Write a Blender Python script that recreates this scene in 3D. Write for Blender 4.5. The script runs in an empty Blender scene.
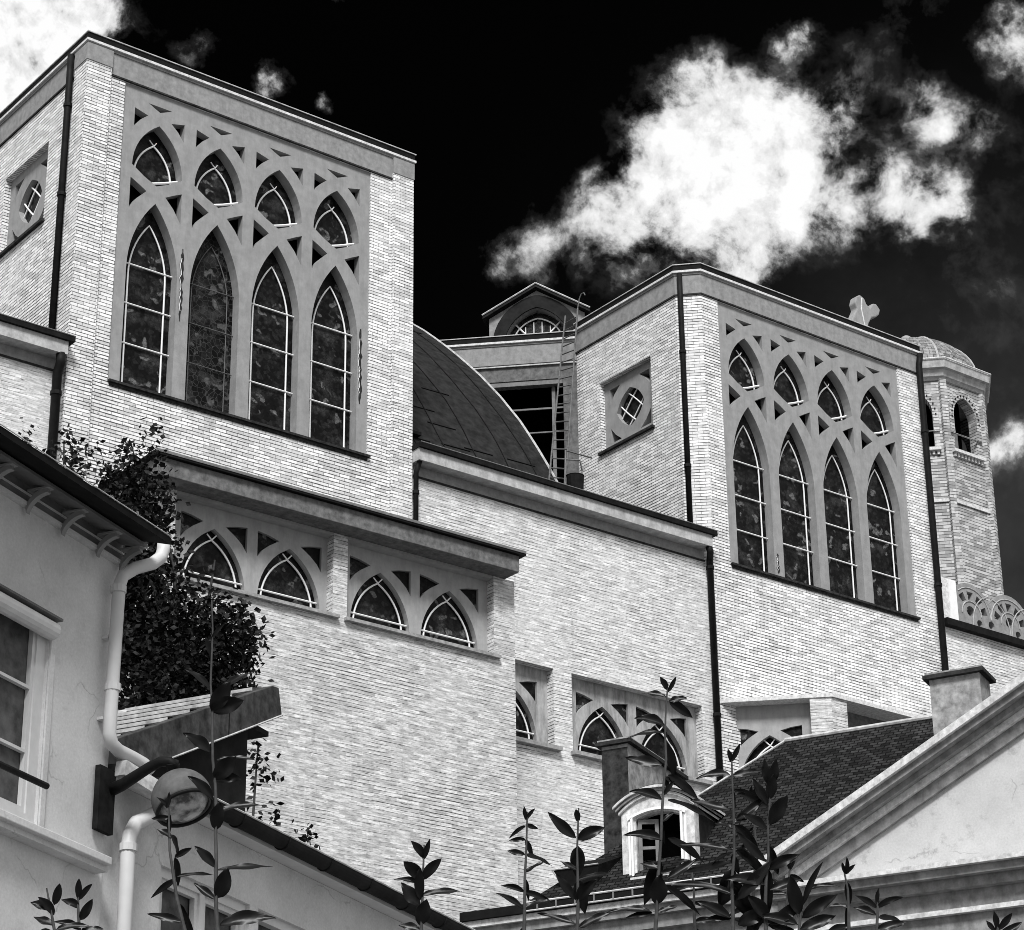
import bpy, bmesh, math, random
from mathutils import Vector, Matrix
from mathutils.geometry import tessellate_polygon

SC = bpy.context.scene
COL = SC.collection
R = math.radians
PI = math.pi

# ------------------------------------------------------------------ camera
PITCH, YAW, ROLL, FPX = R(24.27326), R(52.28147), R(-0.73849), 2525.656
EYE = Vector((0.0, 0.0, 1.7))
_f = Vector((math.cos(PITCH) * math.cos(YAW), math.cos(PITCH) * math.sin(YAW), math.sin(PITCH)))
_r = Vector((math.sin(YAW), -math.cos(YAW), 0.0))
_u = _r.cross(_f)
RIGHT = math.cos(ROLL) * _r + math.sin(ROLL) * _u
UP = -math.sin(ROLL) * _r + math.cos(ROLL) * _u
FWD = _f
cam_d = bpy.data.cameras.new("camera")
cam = bpy.data.objects.new("camera", cam_d)
COL.objects.link(cam)
cam.matrix_world = Matrix(((RIGHT.x, UP.x, -FWD.x, EYE.x), (RIGHT.y, UP.y, -FWD.y, EYE.y),
                           (RIGHT.z, UP.z, -FWD.z, EYE.z), (0, 0, 0, 1)))
cam_d.sensor_fit = 'HORIZONTAL'
cam_d.sensor_width = 36.0
cam_d.lens = FPX * 36.0 / 1024.0
cam_d.clip_start = 0.1
cam_d.clip_end = 3000.0
SC.camera = cam


def ray(x, y):
    return (RIGHT * ((x - 512.0) / FPX) - UP * ((y - 465.0) / FPX) + FWD)


def at(x, y, dist):
    """the point seen in direction (x, y) at a horizontal distance in metres"""
    d = ray(x, y)
    return EYE + d * (dist / math.hypot(d.x, d.y))


# ------------------------------------------------------------------ sun and exposure
SUN_AZ, SUN_EL = -128.0, 48.0          # azimuth from +X, counter-clockwise
sd = bpy.data.lights.new("sun", 'SUN')
sd.energy = 2.6
sd.angle = R(16.0)
sd.color = (1.0, 1.0, 1.0)
sun = bpy.data.objects.new("sun", sd)
COL.objects.link(sun)
_sv = Vector((math.cos(R(SUN_AZ)) * math.cos(R(SUN_EL)), math.sin(R(SUN_AZ)) * math.cos(R(SUN_EL)), math.sin(R(SUN_EL))))
sun.rotation_euler = _sv.to_track_quat('Z', 'Y').to_euler()
sun.location = (0, -20, 60)
SC.view_settings.view_transform = 'Standard'
SC.view_settings.look = 'None'
SC.view_settings.exposure = 0.68
SC.view_settings.gamma = 1.0
SC.view_settings.use_curve_mapping = False
SC.render.filter_size = 0.9
try:
    SC.cycles.filter_width = 0.9
except Exception:
    pass

# ------------------------------------------------------------------ world: deep dark sky with bright cumulus
world = bpy.data.worlds.new("World")
SC.world = world
world.use_nodes = True
NT = world.node_tree
NT.nodes.clear()


def wn(t, **k):
    n = NT.nodes.new(t)
    for a, b in k.items():
        setattr(n, a, b)
    return n


def wmath(op, a, b=None, clamp=False):
    n = wn('ShaderNodeMath', operation=op, use_clamp=clamp)
    for i, v in enumerate((a, b)):
        if v is None:
            continue
        if isinstance(v, (int, float)):
            n.inputs[i].default_value = v
        else:
            NT.links.new(v, n.inputs[i])
    return n.outputs[0]


tc = wn('ShaderNodeTexCoord')
DIR = tc.outputs['Generated']


def wnoise(scale, detail, rough, offset, dist=0.0):
    m = wn('ShaderNodeVectorMath', operation='ADD')
    NT.links.new(DIR, m.inputs[0])
    m.inputs[1].default_value = offset
    n = wn('ShaderNodeTexNoise')
    n.inputs['Scale'].default_value = scale
    n.inputs['Detail'].default_value = detail
    n.inputs['Roughness'].default_value = rough
    n.inputs['Distortion'].default_value = dist
    NT.links.new(m.outputs[0], n.inputs['Vector'])
    return n.outputs


# warp the direction a little so that cloud edges billow
nz = wnoise(30.0, 7.0, 0.62, (3.1, 1.7, 0.4))
w1 = wn('ShaderNodeVectorMath', operation='SUBTRACT')
NT.links.new(nz['Color'], w1.inputs[0])
w1.inputs[1].default_value = (0.5, 0.5, 0.5)
w2 = wn('ShaderNodeVectorMath', operation='SCALE')
NT.links.new(w1.outputs[0], w2.inputs[0])
w2.inputs['Scale'].default_value = 0.032
w3 = wn('ShaderNodeVectorMath', operation='ADD')
NT.links.new(DIR, w3.inputs[0])
NT.links.new(w2.outputs[0], w3.inputs[1])
WDIR = w3.outputs[0]
# cumulus cores: direction (as seen from the courtyard), angular radius, density
CLOUDS = [
    # the big cumulus: bright heart, ragged left shoulder, streaming right arm
    (695, 150, 62, 0.97), (735, 115, 45, 0.62), (700, 195, 56, 0.85), (750, 165, 56, 0.78), (735, 240, 46, 0.85), (650, 185, 34, 0.60), (635, 220, 34, 0.50),
    (700, 85, 28, 0.60), (785, 120, 36, 0.55), (812, 155, 40, 0.62), (790, 200, 30, 0.55), (845, 105, 26, 0.45), (600, 190, 24, 0.50), (590, 225, 30, 0.40),
    (548, 240, 22, 0.37), (512, 252, 18, 0.37), (498, 275, 15, 0.36), (535, 275, 18, 0.25), (620, 255, 30, 0.26), (745, 275, 28, 0.7),
    (850, 205, 28, 0.55), (885, 192, 28, 0.58), (920, 205, 28, 0.58), (948, 198, 20, 0.50), (966, 210, 9, 0.45), (870, 232, 24, 0.30), (830, 225, 30, 0.40),
    (925, 95, 22, 0.42), (945, 118, 24, 0.42), (920, 125, 20, 0.32), (980, 120, 20, 0.32), (998, 40, 20, 0.42), (1022, 58, 22, 0.52), (1012, 20, 18, 0.32), (797, 36, 17, 0.60), (785, 50, 12, 0.32),
    (900, 160, 50, 0.14), (960, 250, 70, 0.11), (985, 330, 90, 0.10), (1000, 480, 100, 0.10), (980, 160, 70, 0.12), (910, 10, 40, 0.18), (860, 65, 40, 0.14), (1018, 438, 22, 0.42), (992, 448, 18, 0.20),
    (640, 280, 40, 0.16), (560, 270, 40, 0.14),
    (0, 50, 85, 1.0), (40, 40, 60, 0.97), (60, 22, 34, 0.85), (10, 110, 50, 0.8), (85, 18, 16, 0.50), (105, 40, 10, 0.34), (-60, 120, 110, 1.0), (70, 48, 26, 0.55),
    (268, 78, 17, 0.58), (258, 66, 9, 0.30), (194, 50, 15, 0.36), (325, 105, 9, 0.36), (345, 5, 10, 0.34)]
acc = None
for (px, py, rad, den) in CLOUDS:
    c = ray(px, py).normalized()
    dn = wn('ShaderNodeVectorMath', operation='DISTANCE')
    NT.links.new(WDIR, dn.inputs[0])
    dn.inputs[1].default_value = c
    t = wmath('DIVIDE', dn.outputs['Value'], rad / FPX)
    t = wmath('MULTIPLY', t, t)
    t = wmath('MULTIPLY', t, -1.0)
    t = wmath('EXPONENT', t)
    t = wmath('MULTIPLY', t, den)
    if acc is None:
        acc = t
    else:                                     # soft union of the puffs
        acc = wmath('ADD', acc, wmath('MULTIPLY', t, wmath('SUBTRACT', 1.0, acc)))
# unseen cloud cover, added away from this view to give fill light
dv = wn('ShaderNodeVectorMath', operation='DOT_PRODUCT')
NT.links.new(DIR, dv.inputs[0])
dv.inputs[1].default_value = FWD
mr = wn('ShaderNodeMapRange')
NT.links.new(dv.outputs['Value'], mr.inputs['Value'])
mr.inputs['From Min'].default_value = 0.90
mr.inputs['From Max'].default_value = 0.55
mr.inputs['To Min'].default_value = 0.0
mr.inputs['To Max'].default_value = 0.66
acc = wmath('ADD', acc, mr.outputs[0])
n2 = wnoise(36.0, 14.0, 0.64, (7.3, 2.2, 5.1), 0.25)
br = wmath('MULTIPLY', wmath('SUBTRACT', n2['Fac'], 0.5), 3.6)
n3 = wnoise(100.0, 9.0, 0.62, (1.3, 9.2, 2.1), 0.2)
b3 = wmath('MULTIPLY', wmath('SUBTRACT', n3['Fac'], 0.5), 1.7)
edge = wmath('MINIMUM', wmath('MULTIPLY', acc, 1.5), 0.70)
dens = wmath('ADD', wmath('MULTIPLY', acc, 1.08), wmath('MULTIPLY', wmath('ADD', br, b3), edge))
ramp = wn('ShaderNodeValToRGB')
NT.links.new(dens, ramp.inputs['Fac'])
el = ramp.color_ramp.elements
el[0].position = 0.10
el[0].color = (0, 0, 0, 1)
el[1].position = 1.0
el[1].color = (0.62, 0.62, 0.62, 1)
for pos, v in ((0.22, 0.008), (0.36, 0.055), (0.52, 0.24), (0.70, 0.46)):
    e = el.new(pos)
    e.color = (v, v, v, 1)
sky = wn('ShaderNodeTexSky', sky_type='NISHITA')
sky.sun_disc = False
sky.sun_elevation = R(SUN_EL)
sky.sun_rotation = R(90.0 - SUN_AZ)
bw = wn('ShaderNodeRGBToBW')
NT.links.new(sky.outputs[0], bw.inputs[0])
skyv = wmath('MULTIPLY', bw.outputs[0], 0.0003)
# thin veil of haze low in the sky to the right
hz = wn('ShaderNodeVectorMath', operation='DISTANCE')
NT.links.new(DIR, hz.inputs[0])
hz.inputs[1].default_value = ray(1040, 560).normalized()
hv_ = wmath('DIVIDE', hz.outputs['Value'], 290.0 / FPX)
hv_ = wmath('MULTIPLY', wmath('EXPONENT', wmath('MULTIPLY', wmath('MULTIPLY', hv_, hv_), -1.0)), 0.024)
hv_ = wmath('MULTIPLY', hv_, wmath('ADD', wmath('MULTIPLY', n2['Fac'], 1.2), 0.35))
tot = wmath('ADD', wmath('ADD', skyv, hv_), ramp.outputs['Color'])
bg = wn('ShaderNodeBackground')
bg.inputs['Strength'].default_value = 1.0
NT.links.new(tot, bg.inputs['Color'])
wo = wn('ShaderNodeOutputWorld')
NT.links.new(bg.outputs[0], wo.inputs['Surface'])


# ------------------------------------------------------------------ materials (the photograph is black and white: every colour is a grey)
def g(v):
    return (v, v, v, 1.0)


class Mat:
    def __init__(self, name, rough=0.8, spec=0.3):
        self.m = bpy.data.materials.new(name)
        self.m.use_nodes = True
        self.t = self.m.node_tree
        self.b = self.t.nodes['Principled BSDF']
        self.b.inputs['Roughness'].default_value = rough
        self.b.inputs['Specular IOR Level'].default_value = spec
        self.tc = self.t.nodes.new('ShaderNodeTexCoord')

    def n(self, t, **k):
        n = self.t.nodes.new(t)
        for a, b in k.items():
            setattr(n, a, b)
        return n

    def l(self, a, b):
        self.t.links.new(a, b)

    def noise(self, scale, detail=5, rough=0.6, stretch=None, coord='Object', w=None):
        v = self.tc.outputs[coord]
        if stretch:
            mp = self.n('ShaderNodeMapping')
            mp.inputs['Scale'].default_value = stretch
            self.l(v, mp.inputs['Vector'])
            v = mp.outputs[0]
        n = self.n('ShaderNodeTexNoise')
        n.inputs['Scale'].default_value = scale
        n.inputs['Detail'].default_value = detail
        n.inputs['Roughness'].default_value = rough
        self.l(v, n.inputs['Vector'])
        return n.outputs['Fac']

    def ramp(self, fac, stops):
        r = self.n('ShaderNodeValToRGB')
        e = r.color_ramp.elements
        e[0].position, e[0].color = stops[0][0], g(stops[0][1])
        e[1].position, e[1].color = stops[-1][0], g(stops[-1][1])
        for p, v in stops[1:-1]:
            x = e.new(p)
            x.color = g(v)
        self.l(fac, r.inputs['Fac'])
        return r.outputs['Color']

    def mix(self, a, b, fac, mode='MIX'):
        n = self.n('ShaderNodeMix', data_type='RGBA', blend_type=mode)
        for s, v in ((n.inputs['Factor'], fac), (n.inputs[6], a), (n.inputs[7], b)):
            if isinstance(v, (int, float)):
                s.default_value = v if s.name == 'Factor' else g(v)
            else:
                self.l(v, s)
        return n.outputs[2]

    def color(self, c):
        self.l(c, self.b.inputs['Base Color'])

    def bump(self, h, strength=0.3, dist=0.01):
        n = self.n('ShaderNodeBump')
        n.inputs['Strength'].default_value = strength
        n.inputs['Distance'].default_value = dist
        self.l(h, n.inputs['Height'])
        self.l(n.outputs[0], self.b.inputs['Normal'])


def grey_mat(name, v, var=0.15, scale=6.0, rough=0.8, spec=0.3, streak=0.0, bump=0.0):
    m = Mat(name, rough, spec)
    f = m.noise(scale, 6, 0.65)
    c = m.ramp(f, [(0.3, v * (1 - var)), (0.7, v * (1 + var))])
    if streak:
        s = m.noise(2.2, 7, 0.75, (2.6, 2.6, 0.5))
        c = m.mix(c, m.ramp(s, [(0.36, 0.30), (0.58, 1.0)]), streak, 'MULTIPLY')
    m.color(c)
    if bump:
        m.bump(f, bump, 0.01)
    return m.m


def plaster(name, v, stain):
    """old painted render: broad tone shifts, a few stains and hairline cracks"""
    m = Mat(name, 0.85, 0.2)
    c = m.ramp(m.noise(0.9, 6, 0.65), [(0.30, v * 0.80), (0.62, v * 1.10)])
    c = m.mix(c, m.ramp(m.noise(2.6, 9, 0.78), [(0.33, stain * 0.75), (0.45, 1.0)]), 0.75, 'MULTIPLY')
    c = m.mix(c, m.ramp(m.noise(40.0, 3, 0.7), [(0.3, 0.88), (0.7, 1.06)]), 1.0, 'MULTIPLY')
    vo = m.n('ShaderNodeTexVoronoi', feature='DISTANCE_TO_EDGE')
    vo.inputs['Scale'].default_value = 0.75
    wv = m.n('ShaderNodeTexNoise')
    wv.inputs['Scale'].default_value = 3.5
    wv.inputs['Detail'].default_value = 6
    m.l(m.tc.outputs['Object'], wv.inputs['Vector'])
    wa = m.n('ShaderNodeVectorMath', operation='MULTIPLY_ADD')
    m.l(wv.outputs['Color'], wa.inputs[0])
    wa.inputs[1].default_value = (0.35, 0.35, 0.35)
    m.l(m.tc.outputs['Object'], wa.inputs[2])
    m.l(wa.outputs[0], vo.inputs['Vector'])
    brk = m.ramp(m.noise(1.7, 4, 0.6), [(0.50, 0.0), (0.58, 0.55)])
    crk = m.ramp(vo.outputs['Distance'], [(0.0, 1.0), (0.006, 0.0)])
    c = m.mix(c, v * 0.35, m.mix(crk, brk, 1.0, 'MULTIPLY'))
    m.color(c)
    m.bump(m.noise(28.0, 5, 0.7), 0.12, 0.01)
    return m.m


def brick_mat(name, lo, hi, mortar, w=0.235, h=0.0775, ms=0.0085, dirt=0.5, smooth=0.25, worn=0.0):
    m = Mat(name, 0.65, 0.35)
    uv = m.tc.outputs['UV']
    # slightly uneven courses
    dn = m.n('ShaderNodeTexNoise')
    dn.inputs['Scale'].default_value = 2.2
    dn.inputs['Detail'].default_value = 4
    m.l(uv, dn.inputs['Vector'])
    sb = m.n('ShaderNodeVectorMath', operation='SUBTRACT')
    m.l(dn.outputs['Color'], sb.inputs[0])
    sb.inputs[1].default_value = (0.5, 0.5, 0.5)
    sc = m.n('ShaderNodeVectorMath', operation='SCALE')
    m.l(sb.outputs[0], sc.inputs[0])
    sc.inputs['Scale'].default_value = 0.022
    ad = m.n('ShaderNodeVectorMath', operation='ADD')
    m.l(uv, ad.inputs[0])
    m.l(sc.outputs[0], ad.inputs[1])
    b = m.n('ShaderNodeTexBrick', offset=0.5, offset_frequency=2, squash=1.0)
    m.l(ad.outputs[0], b.inputs['Vector'])
    b.inputs['Color1'].default_value = g(lo)
    b.inputs['Color2'].default_value = g(hi)
    b.inputs['Mortar'].default_value = g(mortar * 3.0 + worn * 0.32 + 0.12)
    b.inputs['Scale'].default_value = 1.0
    b.inputs['Brick Width'].default_value = w
    b.inputs['Row Height'].default_value = h
    b.inputs['Mortar Size'].default_value = ms * 0.6
    b.inputs['Mortar Smooth'].default_value = smooth
    b.inputs['Bias'].default_value = 0.1
    col = b.outputs['Color']
    # the bed joints are raked out and dark, the upright joints are mostly filled
    sx = m.n('ShaderNodeSeparateXYZ')
    m.l(ad.outputs[0], sx.inputs[0])

    def mm(op, a, c=None):
        n_ = m.n('ShaderNodeMath', operation=op)
        for k_, v_ in enumerate((a, c)):
            if v_ is None:
                continue
            if isinstance(v_, (int, float)):
                n_.inputs[k_].default_value = v_
            else:
                m.l(v_, n_.inputs[k_])
        return n_.outputs[0]
    fr = mm('FRACT', mm('DIVIDE', sx.outputs['Y'], h))
    dist = mm('MULTIPLY', mm('SUBTRACT', 0.5, mm('ABSOLUTE', mm('SUBTRACT', fr, 0.5))), h)
    p1 = m.noise(0.5, 6, 0.62, None, 'UV')
    jn = m.noise(4.5, 5, 0.75, (0.5, 2.4, 1.0), 'UV')
    wj = mm('MULTIPLY', m.ramp(mm('ADD', mm('MULTIPLY', p1, 0.5), mm('MULTIPLY', jn, 0.5)), [(0.38 - 0.03 * worn, 1.0), (0.62 - 0.08 * worn, 0.12 * (1 - worn))]), ms * 1.8)
    bed = mm('SUBTRACT', 1.0, mm('DIVIDE', dist, mm('ADD', wj, 0.0005)))
    bedc = m.n('ShaderNodeClamp')
    m.l(mm('MULTIPLY', bed, 1.7), bedc.inputs[0])
    # faint lime wash, soot in small patches, fine grit and odd dark bricks
    wash = m.ramp(p1, [(0.50, 0.0), (0.70, 0.25)])
    fine = m.noise(20.0, 4, 0.75, (1.0, 2.0, 1.0), 'UV')
    col = m.mix(col, m.ramp(fine, [(0.3, lo * 0.9), (0.7, hi)]), wash)
    p2 = m.noise(1.3, 9, 0.78, (1.0, 0.6, 1.0), 'UV')
    col = m.mix(col, m.ramp(p2, [(0.30, 1.0 - dirt), (0.44, 1.0)]), 0.7, 'MULTIPLY')
    p3 = m.noise(13.0, 6, 0.85, (0.40, 2.2, 1.0), 'UV')
    col = m.mix(col, m.ramp(p3, [(0.30, 0.10), (0.45, 0.92), (0.70, 1.10)]), 0.95, 'MULTIPLY')
    if worn:                                  # streaky pale and dark smears along the courses
        p6 = m.noise(8.0, 5, 0.7, (0.5, 3.4, 1.0), 'UV')
        col = m.mix(col, m.ramp(p6, [(0.33, 0.40), (0.50, 0.86), (0.66, 1.25)]), 0.9 * worn, 'MULTIPLY')
    p4 = m.noise(5.0, 3, 0.6, (0.55, 2.8, 1.0), 'UV')
    col = m.mix(col, m.ramp(p4, [(0.28, 0.10), (0.33, 1.0)]), 0.8, 'MULTIPLY')
    p5 = m.noise(2.0, 6, 0.8, (1.6, 0.22, 1.0), 'UV')
    col = m.mix(col, m.ramp(p5, [(0.30, 0.62), (0.42, 1.0)]), 0.7, 'MULTIPLY')
    col = m.mix(col, mortar * 0.55, bedc.outputs[0])
    m.color(col)
    m.bump(b.outputs['Fac'], -0.35, 0.01)
    return m.m


def glass_mat(name, dark, lead, pale_amt, scale=3.2):
    """old stained glass seen from outside: dark panes, lead lines, some pale figures"""
    m = Mat(name, 0.4, 0.10)
    uv = m.tc.outputs['UV']
    v = m.n('ShaderNodeTexVoronoi', feature='DISTANCE_TO_EDGE')
    v.inputs['Scale'].default_value = scale * 2.2
    v.inputs['Randomness'].default_value = 1.0
    m.l(uv, v.inputs['Vector'])
    vc = m.n('ShaderNodeTexVoronoi', feature='F1')
    vc.inputs['Scale'].default_value = scale * 2.2
    m.l(uv, vc.inputs['Vector'])
    sep = m.n('ShaderNodeSeparateColor')
    m.l(vc.outputs['Color'], sep.inputs[0])
    pane = m.ramp(sep.outputs[0], [(0.0, dark * 0.3), (0.6, dark), (0.9, dark * 2.4)])
    # pale figures: irregular limb-like patches, mid-grey drapery round them
    wv = m.n('ShaderNodeTexNoise')
    wv.inputs['Scale'].default_value = 3.0
    wv.inputs['Detail'].default_value = 3
    m.l(uv, wv.inputs['Vector'])
    wa = m.n('ShaderNodeVectorMath', operation='MULTIPLY_ADD')
    m.l(wv.outputs['Color'], wa.inputs[0])
    wa.inputs[1].default_value = (0.7, 0.7, 0.0)
    m.l(uv, wa.inputs[2])
    f1 = m.n('ShaderNodeTexVoronoi', feature='F1')
    f1.inputs['Scale'].default_value = 4.6
    m.l(wa.outputs[0], f1.inputs['Vector'])
    figm = m.ramp(f1.outputs['Distance'], [(0.24, 1.0), (0.36, 0.0)])
    sep2 = m.n('ShaderNodeSeparateColor')
    m.l(f1.outputs['Color'], sep2.inputs[0])
    some = m.ramp(sep2.outputs[1], [(0.50, 0.0), (0.56, 1.0)])
    drap = m.noise(2.4, 4, 0.6, None, 'UV')
    pane = m.mix(pane, m.ramp(drap, [(0.50, 0.0), (0.64, 0.03)]), 1.0, 'ADD')
    pane = m.mix(pane, pale_amt, m.mix(figm, some, 1.0, 'MULTIPLY'))
    fine = m.noise(14.0, 5, 0.75, None, 'UV')
    pane = m.mix(pane, m.ramp(fine, [(0.3, 0.25), (0.7, 1.3)]), 1.0, 'MULTIPLY')
    lines = m.ramp(v.outputs['Distance'], [(0.0, 1.0), (0.045, 0.0)])
    m.color(m.mix(pane, lead, lines))
    return m.m


M = {}
M['brick'] = brick_mat('glazed_brick', 0.55, 0.95, 0.040, 0.235, 0.069, 0.0092)
M['brick_block'] = brick_mat('glazed_brick_lower', 0.50, 0.80, 0.065, 0.235, 0.069, 0.0084, 0.5, 0.25, 1.0)
M['brick_nave'] = brick_mat('glazed_brick_nave', 0.62, 0.88, 0.085, 0.235, 0.069, 0.0082, 0.45, 0.25, 0.8)
M['brick_turret'] = brick_mat('turret_brick', 0.22, 0.62, 0.06, 0.24, 0.085, 0.010, 0.5)
M['tracery'] = grey_mat('tracery_concrete', 0.30, 0.14, 5.0, 0.85, 0.2, 0.22, 0.1)
M['tracery_low'] = grey_mat('lower_tracery_concrete', 0.36, 0.10, 6.0, 0.85, 0.2, 0.25)
M['tracery_worn'] = grey_mat('streaked_concrete', 0.40, 0.15, 6.0, 0.85, 0.2, 0.75)
M['frieze'] = grey_mat('frieze_concrete', 0.28, 0.22, 9.0, 0.9, 0.2, 0.25, 0.1)
M['fascia'] = grey_mat('fascia_concrete', 0.46, 0.25, 9.0, 0.9, 0.2, 0.35)
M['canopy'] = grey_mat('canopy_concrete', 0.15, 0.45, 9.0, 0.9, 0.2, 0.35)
M['lip'] = grey_mat('cornice_lip', 0.62, 0.35, 16.0, 0.85, 0.2)
M['dark_metal'] = grey_mat('dark_zinc', 0.010, 0.5, 8.0, 0.75, 0.08)
M['grey_metal'] = grey_mat('grey_zinc', 0.16, 0.3, 8.0, 0.55, 0.3)
M['lead'] = grey_mat('lead_roof', 0.024, 0.55, 5.0, 0.8, 0.06, 0.4)
M['lead_light'] = grey_mat('pale_flashing', 0.45, 0.4, 9.0, 0.6, 0.3)
M['white_bar'] = grey_mat('white_glazing_bar', 0.85, 0.06, 9.0, 0.6, 0.3)
M['glass'] = glass_mat('stained_glass', 0.008, 0.003, 0.15, 6.0)
M['glass_leaded'] = glass_mat('stained_glass_unprotected', 0.006, 0.055, 0.10, 4.5)  # darker panes with paler lead lines
M['void'] = grey_mat('dark_interior', 0.0015, 0.2, 3.0, 0.95, 0.0)
M['sill'] = grey_mat('dark_sill', 0.030, 0.7, 12.0, 0.9, 0.1)
M['sill_pale'] = grey_mat('pale_sill', 0.30, 0.4, 12.0, 0.9, 0.2)
M['pipe_dark'] = grey_mat('dark_downpipe', 0.009, 0.5, 6.0, 0.6, 0.12)
M['render_wall'] = plaster('smooth_render', 0.57, 1.05)
M['render_white'] = grey_mat('painted_white', 0.58, 0.08, 5.0, 0.6, 0.3, 0.1)
M['white_pvc'] = grey_mat('painted_pipe', 0.56, 0.06, 4.0, 0.45, 0.4)
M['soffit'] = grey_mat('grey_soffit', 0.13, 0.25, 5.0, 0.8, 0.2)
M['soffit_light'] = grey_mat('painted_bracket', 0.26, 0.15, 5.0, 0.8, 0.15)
M['roof_dark'] = grey_mat('dark_eave', 0.010, 0.4, 6.0, 0.8, 0.06)
M['timber_dark'] = grey_mat('dark_timber', 0.012, 0.6, 9.0, 0.85, 0.06)
M['lead_panel'] = grey_mat('weathered_zinc_panel', 0.060, 0.7, 7.0, 0.8, 0.1, 0.5)
M['panel_dark'] = grey_mat('dark_panel', 0.018, 0.4, 5.0, 0.8, 0.08)
M['lamp_metal'] = grey_mat('lamp_metal', 0.10, 0.35, 9.0, 0.6, 0.2)
M['curtain'] = grey_mat('net_curtain', 0.085, 0.5, 7.0, 0.9, 0.1)
M['stone'] = grey_mat('pediment_stone', 0.25, 0.4, 7.0, 0.85, 0.15, 0.4)
M['stucco_pale'] = plaster('pale_stucco', 0.54, 0.70)
M['chimney_render'] = grey_mat('chimney_render', 0.30, 0.55, 8.0, 0.9, 0.2, 0.3)
M['soot_shade'] = grey_mat('soot_and_shade', 0.035, 0.85, 9.0, 0.9, 0.1)  # chimney soot, and the shade painted under the tile rows
M['paint_worn'] = grey_mat('worn_white_paint', 0.62, 0.35, 14.0, 0.8, 0.2, 0.35)
M['ground'] = grey_mat('courtyard_paving', 0.16, 0.3, 2.0, 0.9, 0.2)
M['bark'] = grey_mat('bark', 0.05, 0.4, 9.0, 0.9, 0.1)
M['iron'] = grey_mat('painted_iron', 0.10, 0.4, 9.0, 0.6, 0.3)


def tile_mat(name, lo, hi, gap, w, h, ms):
    m = Mat(name, 0.8, 0.08)
    b = m.n('ShaderNodeTexBrick', offset=0.5, offset_frequency=2)
    m.l(m.tc.outputs['UV'], b.inputs['Vector'])
    b.inputs['Color1'].default_value = g(lo)
    b.inputs['Color2'].default_value = g(hi)
    b.inputs['Mortar'].default_value = g(gap)
    b.inputs['Scale'].default_value = 1.0
    b.inputs['Brick Width'].default_value = w
    b.inputs['Row Height'].default_value = h
    b.inputs['Mortar Size'].default_value = ms
    b.inputs['Mortar Smooth'].default_value = 0.4
    n = m.noise(7.0, 5, 0.7, None, 'UV')
    m.color(m.mix(b.outputs['Color'], m.ramp(n, [(0.3, 0.5), (0.7, 1.3)]), 1.0, 'MULTIPLY'))
    m.bump(b.outputs['Fac'], -0.6, 0.02)
    return m.m


M['tiles'] = tile_mat('small_clay_tiles', 0.008, 0.042, 0.0015, 0.12, 0.072, 0.010)
M['dome_tiles'] = tile_mat('dome_scales', 0.16, 0.34, 0.07, 0.16, 0.11, 0.010)
M['pale_tiles'] = grey_mat('pale_roof_tiles', 0.42, 0.45, 9.0, 0.85, 0.15)


def leaf_mat(name, lo, hi, rough=0.5, spec=0.4):
    m = Mat(name, rough, spec)
    gi = m.n('ShaderNodeNewGeometry')
    m.color(m.ramp(gi.outputs['Random Per Island'], [(0.0, lo), (1.0, hi)]))
    return m.m


M['tree_leaf'] = leaf_mat('tree_leaf', 0.002, 0.035, 0.6, 0.06)
M['laurel_leaf'] = leaf_mat('laurel_leaf', 0.0015, 0.008, 0.32, 0.16)
M['laurel_stem'] = grey_mat('laurel_stem', 0.055, 0.4, 30.0, 0.7, 0.1)


# ------------------------------------------------------------------ object helpers
def root_of(o):
    while o.parent is not None:
        o = o.parent
    return o


def thing(name, label, cat, loc, rotz=0.0, group=None):
    o = bpy.data.objects.new(name, None)
    COL.objects.link(o)
    o.empty_display_size = 0.3
    o.location = loc
    o.rotation_euler = (0, 0, rotz)
    o['label'] = label
    o['category'] = cat
    if group:
        o['group'] = group
    return o


def tag(o, label, cat, group=None):
    o['label'] = label
    o['category'] = cat
    if group:
        o['group'] = group
    return o


def ident(a, b, c):
    return (a, b, c)


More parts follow.
